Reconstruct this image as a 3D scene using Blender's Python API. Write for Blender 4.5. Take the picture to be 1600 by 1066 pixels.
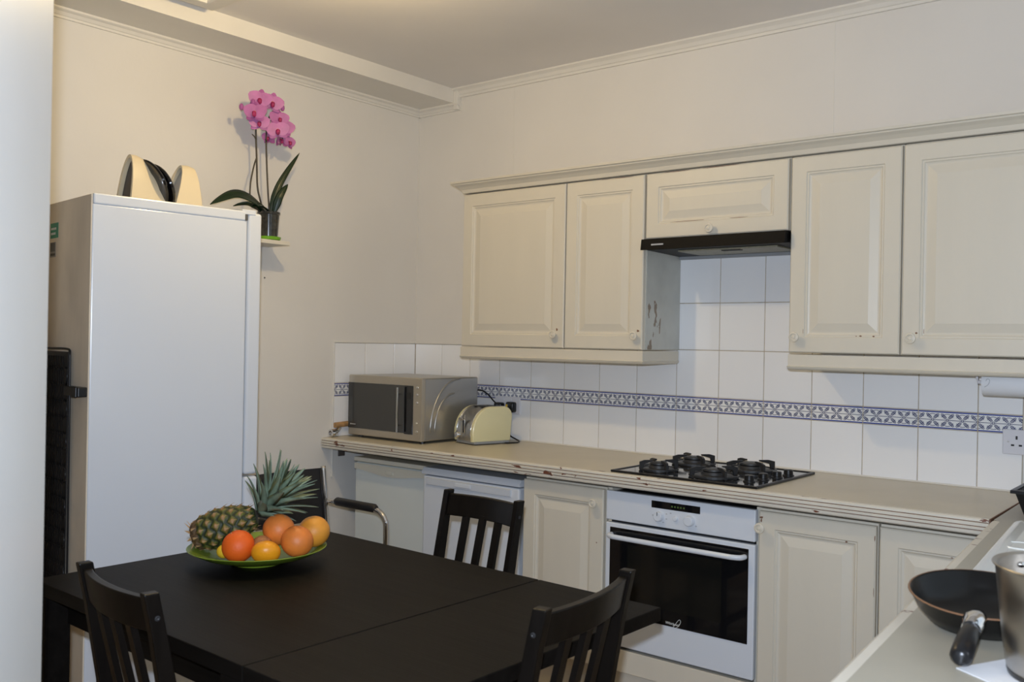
import bpy, bmesh, math, random
from mathutils import Vector, Matrix
random.seed(7)
for o in list(bpy.data.objects): bpy.data.objects.remove(o, do_unlink=True)
SC = bpy.context.scene
COL = SC.collection
PI = math.pi
def R(a): return math.radians(a)

# ------------------------------------------------------------------ camera
CAM = Vector((3.6003, -3.5955, 1.3864)); YAW, PITCH, ROLL = -0.683, 0.0007, 0.0184
fw = Vector((math.sin(YAW)*math.cos(PITCH), math.cos(YAW)*math.cos(PITCH), math.sin(PITCH)))
rt = Vector((math.cos(YAW), -math.sin(YAW), 0)); up = rt.cross(fw)
rt2 = math.cos(ROLL)*rt + math.sin(ROLL)*up; up2 = -math.sin(ROLL)*rt + math.cos(ROLL)*up
cd = bpy.data.cameras.new('camera'); cam = bpy.data.objects.new('camera', cd); COL.objects.link(cam)
cam.matrix_world = Matrix((( rt2.x, up2.x, -fw.x, CAM.x), (rt2.y, up2.y, -fw.y, CAM.y), (rt2.z, up2.z, -fw.z, CAM.z), (0, 0, 0, 1)))
cd.sensor_width = 36; cd.lens = 1457.4*36/1600; cd.clip_start = .02
cd.dof.use_dof = True; cd.dof.focus_distance = 3.4; cd.dof.aperture_fstop = 6.3
SC.camera = cam
# ------------------------------------------------------------------ view, world, lights
vs = SC.view_settings; vs.view_transform = 'Standard'; vs.look = 'None'; vs.gamma = 1; vs.use_curve_mapping = False
vs.exposure = -1.5
W = bpy.data.worlds.new('world'); SC.world = W; W.use_nodes = True
W.node_tree.nodes['Background'].inputs[0].default_value = (.62, .78, 1, 1)
W.node_tree.nodes['Background'].inputs[1].default_value = 0.6
def light(name, kind, loc, energy, color, **kw):
    d = bpy.data.lights.new(name, kind); d.energy = energy; d.color = color
    for k, v in kw.items(): setattr(d, k, v)
    o = bpy.data.objects.new(name, d); COL.objects.link(o); o.location = loc
    return o
# the camera's own flash, just above and left of the lens
fl = light('camera_flash', 'SPOT', CAM + up2*.09 - rt2*.02, 540, (.76, .87, 1.05), spot_size=1.75, spot_blend=.5, shadow_soft_size=.02)
fl.rotation_euler = cam.matrix_world.to_euler()
# daylight entering by the window over the sink
wl = light('window_daylight', 'AREA', (3.60, -1.75, 1.62), 9, (.74, .88, 1.0), shape='RECTANGLE', size=1.5, size_y=1.0)
wl.rotation_euler = (0, R(90), R(4.3))

# ------------------------------------------------------------------ materials
MATS = {}
def nd(nt, typ, **kw):
    n = nt.nodes.new(typ)
    for k, v in kw.items(): setattr(n, k, v)
    return n
def mth(nt, op, a, b=None, clamp=False):
    n = nt.nodes.new('ShaderNodeMath'); n.operation = op; n.use_clamp = clamp
    for i, v in enumerate((a, b)):
        if v is None: continue
        if isinstance(v, (int, float)): n.inputs[i].default_value = v
        else: nt.links.new(v, n.inputs[i])
    return n.outputs[0]
def mixc(nt, fac, a, b):
    n = nt.nodes.new('ShaderNodeMix'); n.data_type = 'RGBA'
    for s, v in ((n.inputs['Factor'], fac), (n.inputs['A'], a), (n.inputs['B'], b)):
        if hasattr(v, 'is_output'): nt.links.new(v, s)
        elif isinstance(v, (int, float)): s.default_value = v
        else: s.default_value = (*v, 1)
    return n.outputs['Result']
def noise(nt, scale, detail=3, stretch=None, rough=.5):
    tc = nd(nt, 'ShaderNodeTexCoord'); n = nd(nt, 'ShaderNodeTexNoise')
    n.inputs['Scale'].default_value = scale; n.inputs['Detail'].default_value = detail; n.inputs['Roughness'].default_value = rough
    src = tc.outputs['Object']
    if stretch:
        mp = nd(nt, 'ShaderNodeMapping'); mp.inputs['Scale'].default_value = stretch
        nt.links.new(src, mp.inputs['Vector']); src = mp.outputs[0]
    nt.links.new(src, n.inputs['Vector'])
    return n.outputs['Fac']
def mat(name, col, rough=.5, metal=0, var=0, vscale=6, bump=0, bscale=60, stretch=None, chips=None, coat=0, spec=.5, trans=0, rnd=0, attr=None, emit=None, alpha=1):
    m = bpy.data.materials.new(name); m.use_nodes = True; nt = m.node_tree
    b = nt.nodes['Principled BSDF']; c = None
    b.inputs['Base Color'].default_value = (*col, 1); b.inputs['Roughness'].default_value = rough
    b.inputs['Metallic'].default_value = metal; b.inputs['Coat Weight'].default_value = coat
    b.inputs['Coat Roughness'].default_value = .08
    b.inputs['Specular IOR Level'].default_value = spec; b.inputs['Transmission Weight'].default_value = trans
    b.inputs['Alpha'].default_value = alpha
    if attr:
        a = nd(nt, 'ShaderNodeAttribute', attribute_name=attr); c = a.outputs['Color']
    if var:
        f = noise(nt, vscale, 4, stretch)
        f = mth(nt, 'MULTIPLY', mth(nt, 'SUBTRACT', f, .3), 2.5, True)
        c = mixc(nt, f, [x*(1-var) for x in col], [min(1, x*(1+var*.6)) for x in col])
    if rnd:
        oi = nd(nt, 'ShaderNodeObjectInfo')
        c = mixc(nt, oi.outputs['Random'], [x*(1-rnd) for x in col], [min(1, x*(1+rnd)) for x in col])
    if chips:                       # worn paint: (colour, threshold, scale)
        cc, th, scl = chips
        f1 = mth(nt, 'GREATER_THAN', noise(nt, scl, 4, chips_stretch.get(name)), th)
        f2 = mth(nt, 'GREATER_THAN', noise(nt, scl*.16, 2), .53)
        c = mixc(nt, mth(nt, 'MULTIPLY', f1, f2), c if c else col, cc)
    if c: nt.links.new(c, b.inputs['Base Color'])
    if bump:
        bp = nd(nt, 'ShaderNodeBump'); bp.inputs['Strength'].default_value = bump; bp.inputs['Distance'].default_value = .004
        nt.links.new(noise(nt, bscale, 3, stretch), bp.inputs['Height']); nt.links.new(bp.outputs[0], b.inputs['Normal'])
    if emit:
        b.inputs['Emission Color'].default_value = (*emit[0], 1); b.inputs['Emission Strength'].default_value = emit[1]
    MATS[name] = m
    return m
chips_stretch = {'worktop_edge': (.25, 1, 1), 'cab_side': (1, 1, .5)}
BROWN = (.16, .055, .03)
CREAM = (.68, .63, .525)
mat('wall', (.76, .73, .68), .75, var=.04, vscale=1.5, bump=.12, bscale=35)
mat('ceiling', (.80, .77, .74), .85, var=.03, vscale=2, bump=.1, bscale=30)
mat('trimw', (.76, .73, .67), .5, var=.03)
mat('floor', (.42, .34, .25), .4, var=.12, vscale=5)
mat('plank', (.40, .31, .22), .38, var=.2, vscale=5, stretch=(1, 8, 1), rnd=.12)
mat('doorw', (.80, .81, .80), .4, var=.02)
mat('dooredge', (.55, .44, .26), .5)
mat('grout', (.50, .43, .33), .9, var=.2, vscale=20)
mat('tile', (.90, .90, .90), .12, rnd=.02, bump=.03, bscale=10)
mat('cab', CREAM, .42, var=.018, vscale=9, stretch=(1, 1, .15), bump=.10, bscale=90)
mat('cab_side', (.50, .50, .45), .35, var=.12, vscale=9, chips=((.20, .14, .08), .615, 26))
mat('worktop_dimmed', (.41, .385, .315), .4, var=.06, vscale=5, bump=.03, bscale=60)  # greyer sink-side board, its colour darkened to offset the strong nearby flash
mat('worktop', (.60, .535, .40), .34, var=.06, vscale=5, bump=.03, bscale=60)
mat('worktop_edge', (.68, .64, .55), .42, var=.05, vscale=8, chips=(BROWN, .625, 60))
mat('groove', (.20, .10, .06), .7, var=.3, vscale=30)
mat('dark', (.012, .012, .013), .6)
mat('black', (.010, .010, .011), .30, spec=.35)
mat('hood_black', (.004, .004, .0045), .55, spec=.12)
mat('blackgloss', (.006, .006, .007), .05, coat=.3)
mat('cast', (.022, .022, .023), .45, bump=.05)
mat('enamel_black', (.016, .017, .02), .09, coat=.4)
mat('white_app', (.69, .73, .79), .22, coat=.3)
mat('white_old', (.70, .75, .74), .3, var=.02)
mat('cream_app', (.72, .69, .58), .35)
mat('fridge_back', (.78, .68, .54), .55, var=.18, vscale=6, stretch=(1, 1, .4))
mat('green_sticker', (.02, .26, .17), .5)
mat('sticker_grey', (.34, .32, .28), .6)
mat('print_white', (.8, .82, .8), .5)
mat('print_dark', (.08, .08, .08), .6)
mat('print_grey', (.42, .44, .47), .5)
mat('chrome', (.75, .75, .76), .08, 1)
mat('steel', (.46, .43, .39), .3, 1, var=.06, vscale=4, stretch=(1, 1, 12))
mat('steel_in', (.40, .38, .35), .22, 1)
mat('brushed', (.55, .54, .52), .30, .9)
mat('silver', (.42, .41, .385), .34, .75, var=.03)
mat('mw_front', (.46, .42, .35), .35, .55)
mat('mw_window', (.045, .045, .043), .12, coat=.2)
mat('toaster_cream', (.74, .69, .42), .3, coat=.3)
mat('wood_dark', (.0075, .0062, .0052), .48, spec=.07, var=.35, vscale=7, stretch=(.35, 6, 6), bump=.06, bscale=30)
mat('chair_wood', (.0065, .0050, .0040), .36, spec=.16, var=.3, vscale=9, stretch=(6, 6, .5), chips=((.20, .13, .07), .78, 60))
mat('leather', (.012, .012, .014), .42, bump=.1, bscale=200)
mat('plastic_cream', (.70, .60, .42), .32, coat=.3)
mat('grey_panel', (.085, .07, .06), .5)
mat('grey_in', (.46, .44, .40), .4)
mat('orange', (.80, .12, .008), .55, bump=.15, bscale=260)
mat('clementine', (.86, .33, .012), .36, bump=.12, bscale=260)
mat('grapefruit', (.74, .21, .035), .48, var=.22, vscale=14, bump=.1, bscale=240)
mat('grapefruit_y', (.76, .31, .035), .48, var=.2, vscale=12, bump=.1, bscale=240)
mat('brown_fruit', (.42, .17, .06), .6, var=.5, vscale=60, bump=.4, bscale=90)
mat('lemon', (.80, .50, .03), .4, bump=.15, bscale=200)
mat('bowl', (.16, .24, .022), .32, coat=.1, spec=.3, var=.04)
mat('pine_body', (1, 1, 1), .55, attr='Col', bump=.2, bscale=150)
mat('pine_leaf', (.20, .27, .185), .5, var=.38, vscale=22)
mat('pine_spike', (.42, .26, .12), .6)
mat('petal', (.42, .105, .34), .5, var=.22, vscale=25)
mat('petal_light', (.53, .175, .43), .5, var=.15, vscale=25)
mat('lip', (.40, .02, .12), .45, var=.3, vscale=90)
mat('lip_yellow', (.65, .30, .06), .5)
mat('stem', (.055, .045, .03), .5)
mat('leaf', (.010, .026, .009), .35, spec=.3, var=.25, vscale=10)
mat('leaf_light', (.10, .13, .05), .35, var=.2)
mat('pot_plastic', (.035, .036, .033), .15, var=.6, vscale=40, coat=.4)
mat('bark', (.07, .045, .03), .9, var=.5, vscale=50)
mat('saucer', (.16, .40, .02), .3)
mat('shelf', (.72, .67, .56), .4)
mat('cork', (.42, .24, .10), .7, var=.3, vscale=50)
mat('socket', (.74, .73, .76), .3)
mat('paper', (.80, .81, .83), .8, bump=.2, bscale=40)
mat('sinkw', (.80, .82, .80), .18, coat=.3)
mat('nonstick', (.007, .0065, .006), .28, spec=.25)
mat('pan_rim', (.20, .10, .05), .35)
mat('filter', (.30, .28, .20), .45, .3, var=.2, vscale=80)
mat('strip_grey', (.30, .31, .32), .4)
mat('oven_in', (.009, .009, .008), .12)
mat('lcd', (.10, .16, .04), .4)
mat('bulb', (1, .85, .6), .4, emit=((1, .74, .42), 9))
mat('lampcap', (.7, .68, .62), .4)
g = mat('window_glass', (.9, .95, 1), .02, alpha=.12)
# printed border tile: blue lines and leaf sprigs, four sprig crosses to a tile
def border_mat():
    m = bpy.data.materials.new('tile_border'); m.use_nodes = True; nt = m.node_tree; b = nt.nodes['Principled BSDF']
    b.inputs['Roughness'].default_value = .14
    uv = nd(nt, 'ShaderNodeUVMap'); sp = nd(nt, 'ShaderNodeSeparateXYZ'); nt.links.new(uv.outputs[0], sp.inputs[0])
    u, v = sp.outputs[0], sp.outputs[1]
    px = mth(nt, 'SUBTRACT', mth(nt, 'FRACT', mth(nt, 'ADD', u, .5)), .5); ax = mth(nt, 'ABSOLUTE', px)
    py = mth(nt, 'MULTIPLY', mth(nt, 'SUBTRACT', v, .5), 1.3); ay = mth(nt, 'ABSOLUTE', py)
    a = mth(nt, 'SUBTRACT', mth(nt, 'MULTIPLY', mth(nt, 'ADD', ax, ay), .707), .37)
    d = mth(nt, 'MULTIPLY', mth(nt, 'SUBTRACT', ax, ay), .707)
    ser = mth(nt, 'ADD', .105, mth(nt, 'MULTIPLY', mth(nt, 'SINE', mth(nt, 'MULTIPLY', a, 62)), .04))
    e = mth(nt, 'ADD', mth(nt, 'POWER', mth(nt, 'DIVIDE', mth(nt, 'ABSOLUTE', a), .26), 2), mth(nt, 'POWER', mth(nt, 'DIVIDE', mth(nt, 'ABSOLUTE', mth(nt, 'ADD', d, .02)), ser), 2))
    leaf = mth(nt, 'LESS_THAN', e, 1)
    vein = mth(nt, 'LESS_THAN', mth(nt, 'ABSOLUTE', mth(nt, 'ADD', d, .02)), .012)
    leaf = mth(nt, 'MULTIPLY', leaf, mth(nt, 'SUBTRACT', 1, vein))
    rr = mth(nt, 'SQRT', mth(nt, 'ADD', mth(nt, 'MULTIPLY', px, px), mth(nt, 'MULTIPLY', py, py)))
    ring = mth(nt, 'MULTIPLY', mth(nt, 'LESS_THAN', mth(nt, 'ABSOLUTE', mth(nt, 'SUBTRACT', rr, .43)), .022), mth(nt, 'GREATER_THAN', ay, .2))
    stem = mth(nt, 'LESS_THAN', ay, .022)
    dot = mth(nt, 'LESS_THAN', mth(nt, 'ABSOLUTE', mth(nt, 'SUBTRACT', rr, .09)), .02)
    mot = mth(nt, 'MAXIMUM', mth(nt, 'MAXIMUM', leaf, stem), mth(nt, 'MAXIMUM', ring, dot))
    line = mth(nt, 'MULTIPLY', mth(nt, 'GREATER_THAN', ay, .525), mth(nt, 'LESS_THAN', ay, .61))
    c = mixc(nt, mot, (.88, .88, .87), (.085, .10, .20)); c = mixc(nt, line, c, (.03, .065, .34))
    nt.links.new(c, b.inputs['Base Color']); MATS['tile_border'] = m
border_mat()

# ------------------------------------------------------------------ mesh helpers
class MB:
    def __init__(s): s.bm = bmesh.new()
    def poly(s, pts):
        return s.bm.faces.new([s.bm.verts.new(p) for p in pts])
    def box(s, x0, x1, y0, y1, z0, z1, bev=0, seg=2):
        t = bmesh.new(); bmesh.ops.create_cube(t, size=1)
        for v in t.verts: v.co = Vector((x0+(v.co.x+.5)*(x1-x0), y0+(v.co.y+.5)*(y1-y0), z0+(v.co.z+.5)*(z1-z0)))
        if bev: bmesh.ops.bevel(t, geom=list(t.edges), offset=bev, segments=seg, profile=.5, affect='EDGES')
        s.join(t); return s
    def join(s, t, M=None):
        if M: bmesh.ops.transform(t, matrix=M, verts=t.verts)
        mp = {v: s.bm.verts.new(v.co) for v in t.verts}
        for f in t.faces:
            try: s.bm.faces.new([mp[v] for v in f.verts])
            except ValueError: pass
        t.free()
    def obox(s, c, sx, sy, sz, M, bev=0):          # oriented box, M 3x3
        t = bmesh.new(); bmesh.ops.create_cube(t, size=1)
        for v in t.verts: v.co = Vector((v.co.x*sx, v.co.y*sy, v.co.z*sz))
        if bev: bmesh.ops.bevel(t, geom=list(t.edges), offset=bev, segments=2, profile=.5, affect='EDGES')
        s.join(t, Matrix.Translation(c) @ M.to_4x4()); return s
    def rings(s, rs, closed=True, cap0=False, cap1=False):
        V = [[s.bm.verts.new(p) for p in r] for r in rs]; n = len(V[0])
        for a, b in zip(V, V[1:]):
            for i in range(n if closed else n-1):
                j = (i+1) % n
                try: s.bm.faces.new((a[i], a[j], b[j], b[i]))
                except ValueError: pass
        if cap0: s.bm.faces.new(V[0][::-1])
        if cap1: s.bm.faces.new(V[-1])
        return s
    def lathe(s, prof, c=(0, 0, 0), n=24, M=None, cap0=True, cap1=True):   # prof: (r, h) along local z
        M = M or Matrix.Identity(3); c = Vector(c)
        rs = [[c + M @ Vector((r*math.cos(2*PI*i/n), r*math.sin(2*PI*i/n), h)) for i in range(n)] for r, h in prof]
        return s.rings(rs, True, cap0, cap1)
    def tube(s, pts, r, n=10, caps=True):
        pts = [Vector(p) for p in pts]; rs = []; nrm = None
        for i, p in enumerate(pts):
            t = (pts[min(i+1, len(pts)-1)] - pts[max(i-1, 0)]).normalized()
            if nrm is None:
                nrm = t.cross(Vector((0, 0, 1))); nrm = nrm if nrm.length > .1 else t.cross(Vector((1, 0, 0)))
            nrm = (nrm - t*nrm.dot(t)).normalized(); bn = t.cross(nrm)
            ri = r[i] if isinstance(r, (list, tuple)) else r
            rs.append([p + ri*(math.cos(2*PI*k/n)*nrm + math.sin(2*PI*k/n)*bn) for k in range(n)])
        return s.rings(rs, True, caps, caps)
    def prism(s, pts, d):                          # planar outline extruded by vector d
        d = Vector(d); a = [Vector(p) for p in pts]
        return s.rings([a, [p+d for p in a]], True, True, True)
    def sphere(s, c, r, n=24, m=14, sq=(1, 1, 1)):
        c = Vector(c)
        return s.lathe([(max(1e-4, math.sin(PI*i/m))*r, -math.cos(PI*i/m)*r) for i in range(m+1)], c, n, Matrix.Diagonal(Vector(sq)))
WM = {}
def link(o, parent=None):
    COL.objects.link(o)
    if parent: o.parent = parent
    return o
def world_of(o):
    M = Matrix.Identity(4)
    while o:
        M = (Matrix.Translation(o.location) @ o.rotation_euler.to_matrix().to_4x4()) @ M; o = o.parent
    return M
def build(name, mb, material, parent=None, smooth=False, local=False, label=None, ang=None):
    """one mesh object; coordinates are world ones unless local"""
    bmesh.ops.recalc_face_normals(mb.bm, faces=mb.bm.faces)
    me = bpy.data.meshes.new(name)
    if parent and not local:
        bmesh.ops.transform(mb.bm, matrix=world_of(parent).inverted(), verts=mb.bm.verts)
    mb.bm.to_mesh(me); mb.bm.free()
    o = bpy.data.objects.new(name, me); link(o, parent); me.materials.append(MATS[material])
    if smooth:
        for p in me.polygons: p.use_smooth = True
        if ang: me.set_sharp_from_angle(angle=R(ang))
    if label: o['label'] = label
    return o
def tag(o, label, cat, group=None):
    o['label'] = label; o['category'] = cat
    if group: o['group'] = group
    return o
def thing(name, label, cat, loc, rz=0, group=None):
    o = bpy.data.objects.new(name, None); o.empty_display_size = .05; link(o); o.location = loc; o.rotation_euler = (0, 0, rz)
    return tag(o, label, cat, group)
def struct(o): o['kind'] = 'structure'; return o
def single(name, mb, material, label, cat, base, smooth=False, ang=None, group=None, rz=0):
    """a thing that is one mesh with its origin at its base; mb in world coordinates"""
    M = (Matrix.Translation(base) @ Matrix.Rotation(rz, 4, 'Z')).inverted()
    bmesh.ops.transform(mb.bm, matrix=M, verts=mb.bm.verts)
    o = build(name, mb, material, None, smooth, ang=ang); o.location = base; o.rotation_euler = (0, 0, rz)
    return tag(o, label, cat, group)
def text_part(body, size, M, material, parent, name='lettering', extrude=.0003, shear=0):
    cu = bpy.data.curves.new('txt', 'FONT'); cu.body = body; cu.size = size; cu.extrude = extrude; cu.align_x = 'CENTER'; cu.shear = shear
    t = bpy.data.objects.new('txt', cu); COL.objects.link(t); bpy.context.view_layer.update()
    me = bpy.data.meshes.new_from_object(t.evaluated_get(bpy.context.evaluated_depsgraph_get()))
    bpy.data.objects.remove(t); me.transform(world_of(parent).inverted() @ M); me.name = name
    me.materials.clear(); me.materials.append(MATS[material])
    return link(bpy.data.objects.new(name, me), parent)
def bez(p, n):
    """smooth path through points (Catmull-Rom)"""
    p = [Vector(q) for q in p]; out = []
    for i in range(len(p)-1):
        a, b, c, d = p[max(i-1, 0)], p[i], p[i+1], p[min(i+2, len(p)-1)]
        for k in range(n):
            t = k/n
            out.append(.5*((2*b) + (c-a)*t + (2*a-5*b+4*c-d)*t*t + (3*b-a-3*c+d)*t**3))
    return out + [p[-1]]
TOFRONT = Matrix(((1, 0, 0), (0, 0, 1), (0, -1, 0))).transposed()   # local z -> world -y (facing the camera side)
TOFRONT = Matrix.Rotation(R(90), 3, 'X')                            # z -> -y
TORIGHT = Matrix.Rotation(R(90), 3, 'Y')                            # z -> +x

# ------------------------------------------------------------------ setting
YB = -4.7; ZC = 2.70; K = .075                      # K: right wall and sink run stand slightly askew
def xr(y, off): return 2.95 + off + K*(-y)
wall_back = struct(build('wall_back', MB().box(-.12, 4.2, 0, .12, 0, ZC+.1), 'wall'))
wall_left = struct(build('wall_left', MB().box(-.12, 0, YB, .0, 0, ZC+.1), 'wall'))
struct(build('wall_front', MB().box(-.12, 4.3, YB-.1, YB, 0, ZC+.1), 'wall'))
struct(build('wall_hall', MB().box(2.60, 2.70, YB, -3.40, 0, ZC), 'wall'))
ceil = struct(build('ceiling', MB().box(-.12, 4.3, YB-.1, .12, ZC, ZC+.1), 'ceiling'))
floor = struct(build('floor', MB().box(-.12, 4.3, YB-.1, .12, -.1, -.012), 'floor'))
plk = MB().box(0, 1.18, 0, .115, 0, .012, .002, 1); pm = None
for j in range(40):
    y = -.12 - .1165*j
    for i in range(4):
        x = -.35 + 1.182*i - (.45 if j % 2 else 0)
        x0, x1 = max(x, .0), min(x+1.18, 3.6)
        if x1-x0 < .1: continue
        if y+.115 > 0: continue
        b = build('plank', MB().box(x0, x1, y, y+.115, -.012, 0, .0015, 1), 'plank', floor)
# right wall with the window over the sink
wr = MB(); wy0, wy1, wz0, wz1 = -2.55, -.95, 1.12, 2.12
def wallseg(mb, ya, yb_, za, zb_):
    a = [(xr(ya, .62), ya, za), (xr(ya, .74), ya, za), (xr(yb_, .74), yb_, za), (xr(yb_, .62), yb_, za)]
    mb.prism(a, (0, 0, zb_-za))
wallseg(wr, YB, wy0, 0, ZC); wallseg(wr, wy1, 0, 0, ZC); wallseg(wr, wy0, wy1, 0, wz0); wallseg(wr, wy0, wy1, wz1, ZC)
struct(build('wall_right', wr, 'wall'))
win = struct(thing('window_1', 'white framed window in the wall over the sink', 'window', (xr(-1.75, .68), -1.75, wz0), R(4.3)))
for y0, y1, z0, z1 in ((-.8, -.74, 0, 1), (.74, .8, 0, 1), (-.03, .03, .06, .94), (-.74, .74, 0, .06), (-.74, .74, .94, 1)):
    build('frame_bar', MB().box(-.025, .025, y0, y1, z0, z1, .004), 'doorw', win, local=True)
for y0, y1 in ((-.74, -.03), (.03, .74)):
    build('pane', MB().box(-.003, .003, y0, y1, .06, .94), 'window_glass', win, local=True)
del win['category']; del win['label']
# boxed beam along the left wall and the cornices
BX, BZ = .275, 2.625
struct(build('ceiling_beam', MB().box(0, BX, YB, 0, BZ, ZC), 'trimw'))
def cornice_prof(h, d):       # (out, down) from the corner
    return [(0, 0), (d, 0), (d, -.008), (d*.86, -.011), (d*.62, -.4*h), (d*.42, -.7*h), (d*.30, -.76*h), (d*.26, -h), (0, -h)]
def cornice(name, a, b, out, z, h, d):
    pr = cornice_prof(h, d); a, b, out = Vector(a), Vector(b), Vector(out)
    r0 = [Vector((a.x, a.y, z)) + out*o + Vector((0, 0, q)) for o, q in pr]
    r1 = [Vector((b.x, b.y, z)) + out*o + Vector((0, 0, q)) for o, q in pr]
    return struct(build(name, MB().rings([r0, r1], True, True, True), 'trimw'))
cornice('trim_1', (0, YB, 0), (0, 0, 0), (1, 0, 0), BZ, .036, .035)
cornice('trim_2', (0, 0, 0), (BX+.035, 0, 0), (0, -1, 0), BZ, .036, .035)
cornice('trim_3', (BX, 0, 0), (3.65, 0, 0), (0, -1, 0), ZC, .045, .042)
struct(build('trim_4', MB().box(BX, BX+.028, -.03, 0, BZ-.034, ZC-.002, .003), 'trimw'))
# ceiling hatch
hat = struct(build('ceiling_hatch', MB().box(.40, 1.0, -2.16, -1.56, ZC-.012, ZC-.004), 'ceiling'))
for x0, x1, y0, y1 in ((.34, 1.06, -1.56, -1.50), (.34, 1.06, -2.22, -2.16), (.34, .40, -2.16, -1.56), (1.0, 1.06, -2.16, -1.56)):
    build('frame_bar', MB().box(x0, x1, y0, y1, ZC-.030, ZC, .004), 'trimw', hat)
# pale wallpaper seams
for x in (.662, 2.266):
    build('seam', MB().box(x-.002, x+.002, -.0012, 0, 2.10, 2.655), 'trimw', wall_back)
build('seam', MB().box(0, .004, -.004, 0, 1.37, 2.59), 'trimw', wall_back)
build('screw', MB().lathe([(.004, 0), (.003, .003)], (.0, -.985, 1.66), 8, TORIGHT), 'print_dark', wall_left)
# tiles on the back and the left wall
ZR = [.90, 1.0997, 1.1651, 1.3651, 1.5651, 1.7651]; TH = .007; GR = .0016
build('grout_bed', MB().box(.0, 2.945, -.0045, 0, .86, ZR[3]).box(1.60, 2.225, -.0045, 0, ZR[3], 1.80), 'grout', wall_back)
build('grout_bed', MB().box(0, .0045, -.567, 0, .86, ZR[3]), 'grout', wall_left)
def tile(wall, a0, a1, z0, z1, border, idx):
    mb = MB()
    if wall is wall_back: mb.box(a0+GR, a1-GR, -TH, -.001, z0+GR, z1-GR, .0012, 1)
    else: mb.box(.001, TH, a0+GR, a1-GR, z0+GR, z1-GR, .0012, 1)
    o = build('border_tile' if border else 'tile', mb, 'tile_border' if border else 'tile', wall)
    if border:
        uvl = o.data.uv_layers.new(name='UVMap'); k = 0 if wall is wall_back else 1
        for lp in o.data.loops:
            co = o.data.vertices[lp.vertex_index].co
            uvl.data[lp.index].uv = ((co[k]-a0)/.05, (co.z-z0)/(z1-z0))
    return o
for k in range(-5, 10):
    x0 = 1.0027 + .2*k; x1 = min(x0+.2, 2.945); x0 = max(x0, .008)
    for r in range(3): tile(wall_back, x0, x1, ZR[r], ZR[r+1], r == 1, k)
for k in (3, 4, 5):
    for r in (3, 4): tile(wall_back, 1.0027+.2*k, 1.0027+.2*k+(.2 if k < 5 else .215), ZR[r], ZR[r+1], False, k)
for a0, a1 in ((-.165, -.007), (-.365, -.165), (-.565, -.365)):
    for r in range(3): tile(wall_left, a0, a1, ZR[r], ZR[r+1], r == 1, 0)
build('tile_trim', MB().box(0, .010, -.575, 0, ZR[3], ZR[3]+.008, .002, 1).box(0, .010, -.575, -.567, .70, ZR[3], .002, 1), 'trimw', wall_left)
build('tile_trim', MB().box(0, .62, -.010, 0, ZR[3], ZR[3]+.007, .002, 1), 'trimw', wall_back)
# open white door at the left, near the camera
E0 = Vector((2.055, -2.893, 0)); dd = Vector((.803, -.596, 0)); dn = Vector((-.596, -.803, 0))
dr = thing('door_1', 'white painted door standing open at the left edge', 'door', E0 + dd*.38 + dn*.02, math.atan2(dd.y, dd.x))
struct(dr); del dr['category']; del dr['label']
build('leaf', MB().box(-.376, .38, -.02, .02, .01, 2.05, .004), 'doorw', dr, local=True)
build('edge_strip', MB().box(-.381, -.376, -.018, .018, .01, 2.05, .002), 'dooredge', dr, local=True)

# ------------------------------------------------------------------ fitted kitchen
def rect(x0, x1, z0, z1, y): return [(x0, y, z0), (x1, y, z0), (x1, y, z1), (x0, y, z1)]
def panel_door(x0, x1, z0, z1, y, t=.02, st=.056):
    """framed door with a raised field; front at y, facing -y"""
    pr = [(0, t), (0, .004), (.004, 0), (st, 0), (st+.003, .004), (st+.008, .004), (st+.011, .0075), (st+.016, .0095), (st+.020, .0095), (st+.050, .002)]
    rs = [rect(x0+i, x1-i, z0+i, z1-i, y+d) for i, d in pr]
    return MB().rings(rs, True, True, True)
def knob(x, z, y, parent):
    k = MB().lathe([(.007, 0), (.007, .014), (.0165, .017), (.0185, .021), (.0175, .025), (.0125, .0265), (.0105, .0225), (.0075, .0235), (.0055, .0265), (.001, .0275)], (x, y, z), 20, TOFRONT)
    return build('knob', k, 'cab', parent, True, ang=35)
def chip(x, z, w_, h_, y, parent, seed):
    rng = random.Random(seed); n = 9
    p = [(x + w_*math.cos(2*PI*i/n)*rng.uniform(.55, 1.1), y-.0003, z + h_*math.sin(2*PI*i/n)*rng.uniform(.55, 1.1)) for i in range(n)]
    build('paint_chip', MB().prism(p, (0, .0005, 0)), 'groove', parent)
CHIPS = {.61: [(1.178, 1.443, .006, .008)], 1.22: [(1.590, 1.440, .007, .006), (1.556, 1.425, .005, .002), (1.50, 2.076, .06, .0015), (1.42, 2.0765, .03, .001)], 1.62: [(1.75, 2.0765, .08, .0012), (1.95, 2.077, .10, .0012), (1.80, 1.876, .10, .0012, .004), (2.02, 1.875, .05, .001, .004), (1.675, 1.93, .001, .02, .004)],
         2.23: [(2.49, 1.428, .006, .003, .004), (2.475, 1.4275, .003, .002, .004), (2.535, 1.427, .005, .003, .004), (2.285, 1.445, .001, .012)], 2.63: [(2.676, 1.440, .005, .004), (2.70, 1.445, .001, .012)]}
CHIPS_B = {1.24: [(1.600, .62, .003, .004)], 2.26: [(2.268, .806, .007, .005), (2.268, .796, .003, .008), (2.555, .765, .006, .003, .004), (2.645, .79, .002, .012), (2.644, .62, .001, .02)], 2.66: [(2.90, .763, .014, .003, .004), (2.935, .760, .012, .004, .004), (2.945, .745, .006, .010, .008), (2.87, .764, .005, .002, .004)]}
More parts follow.
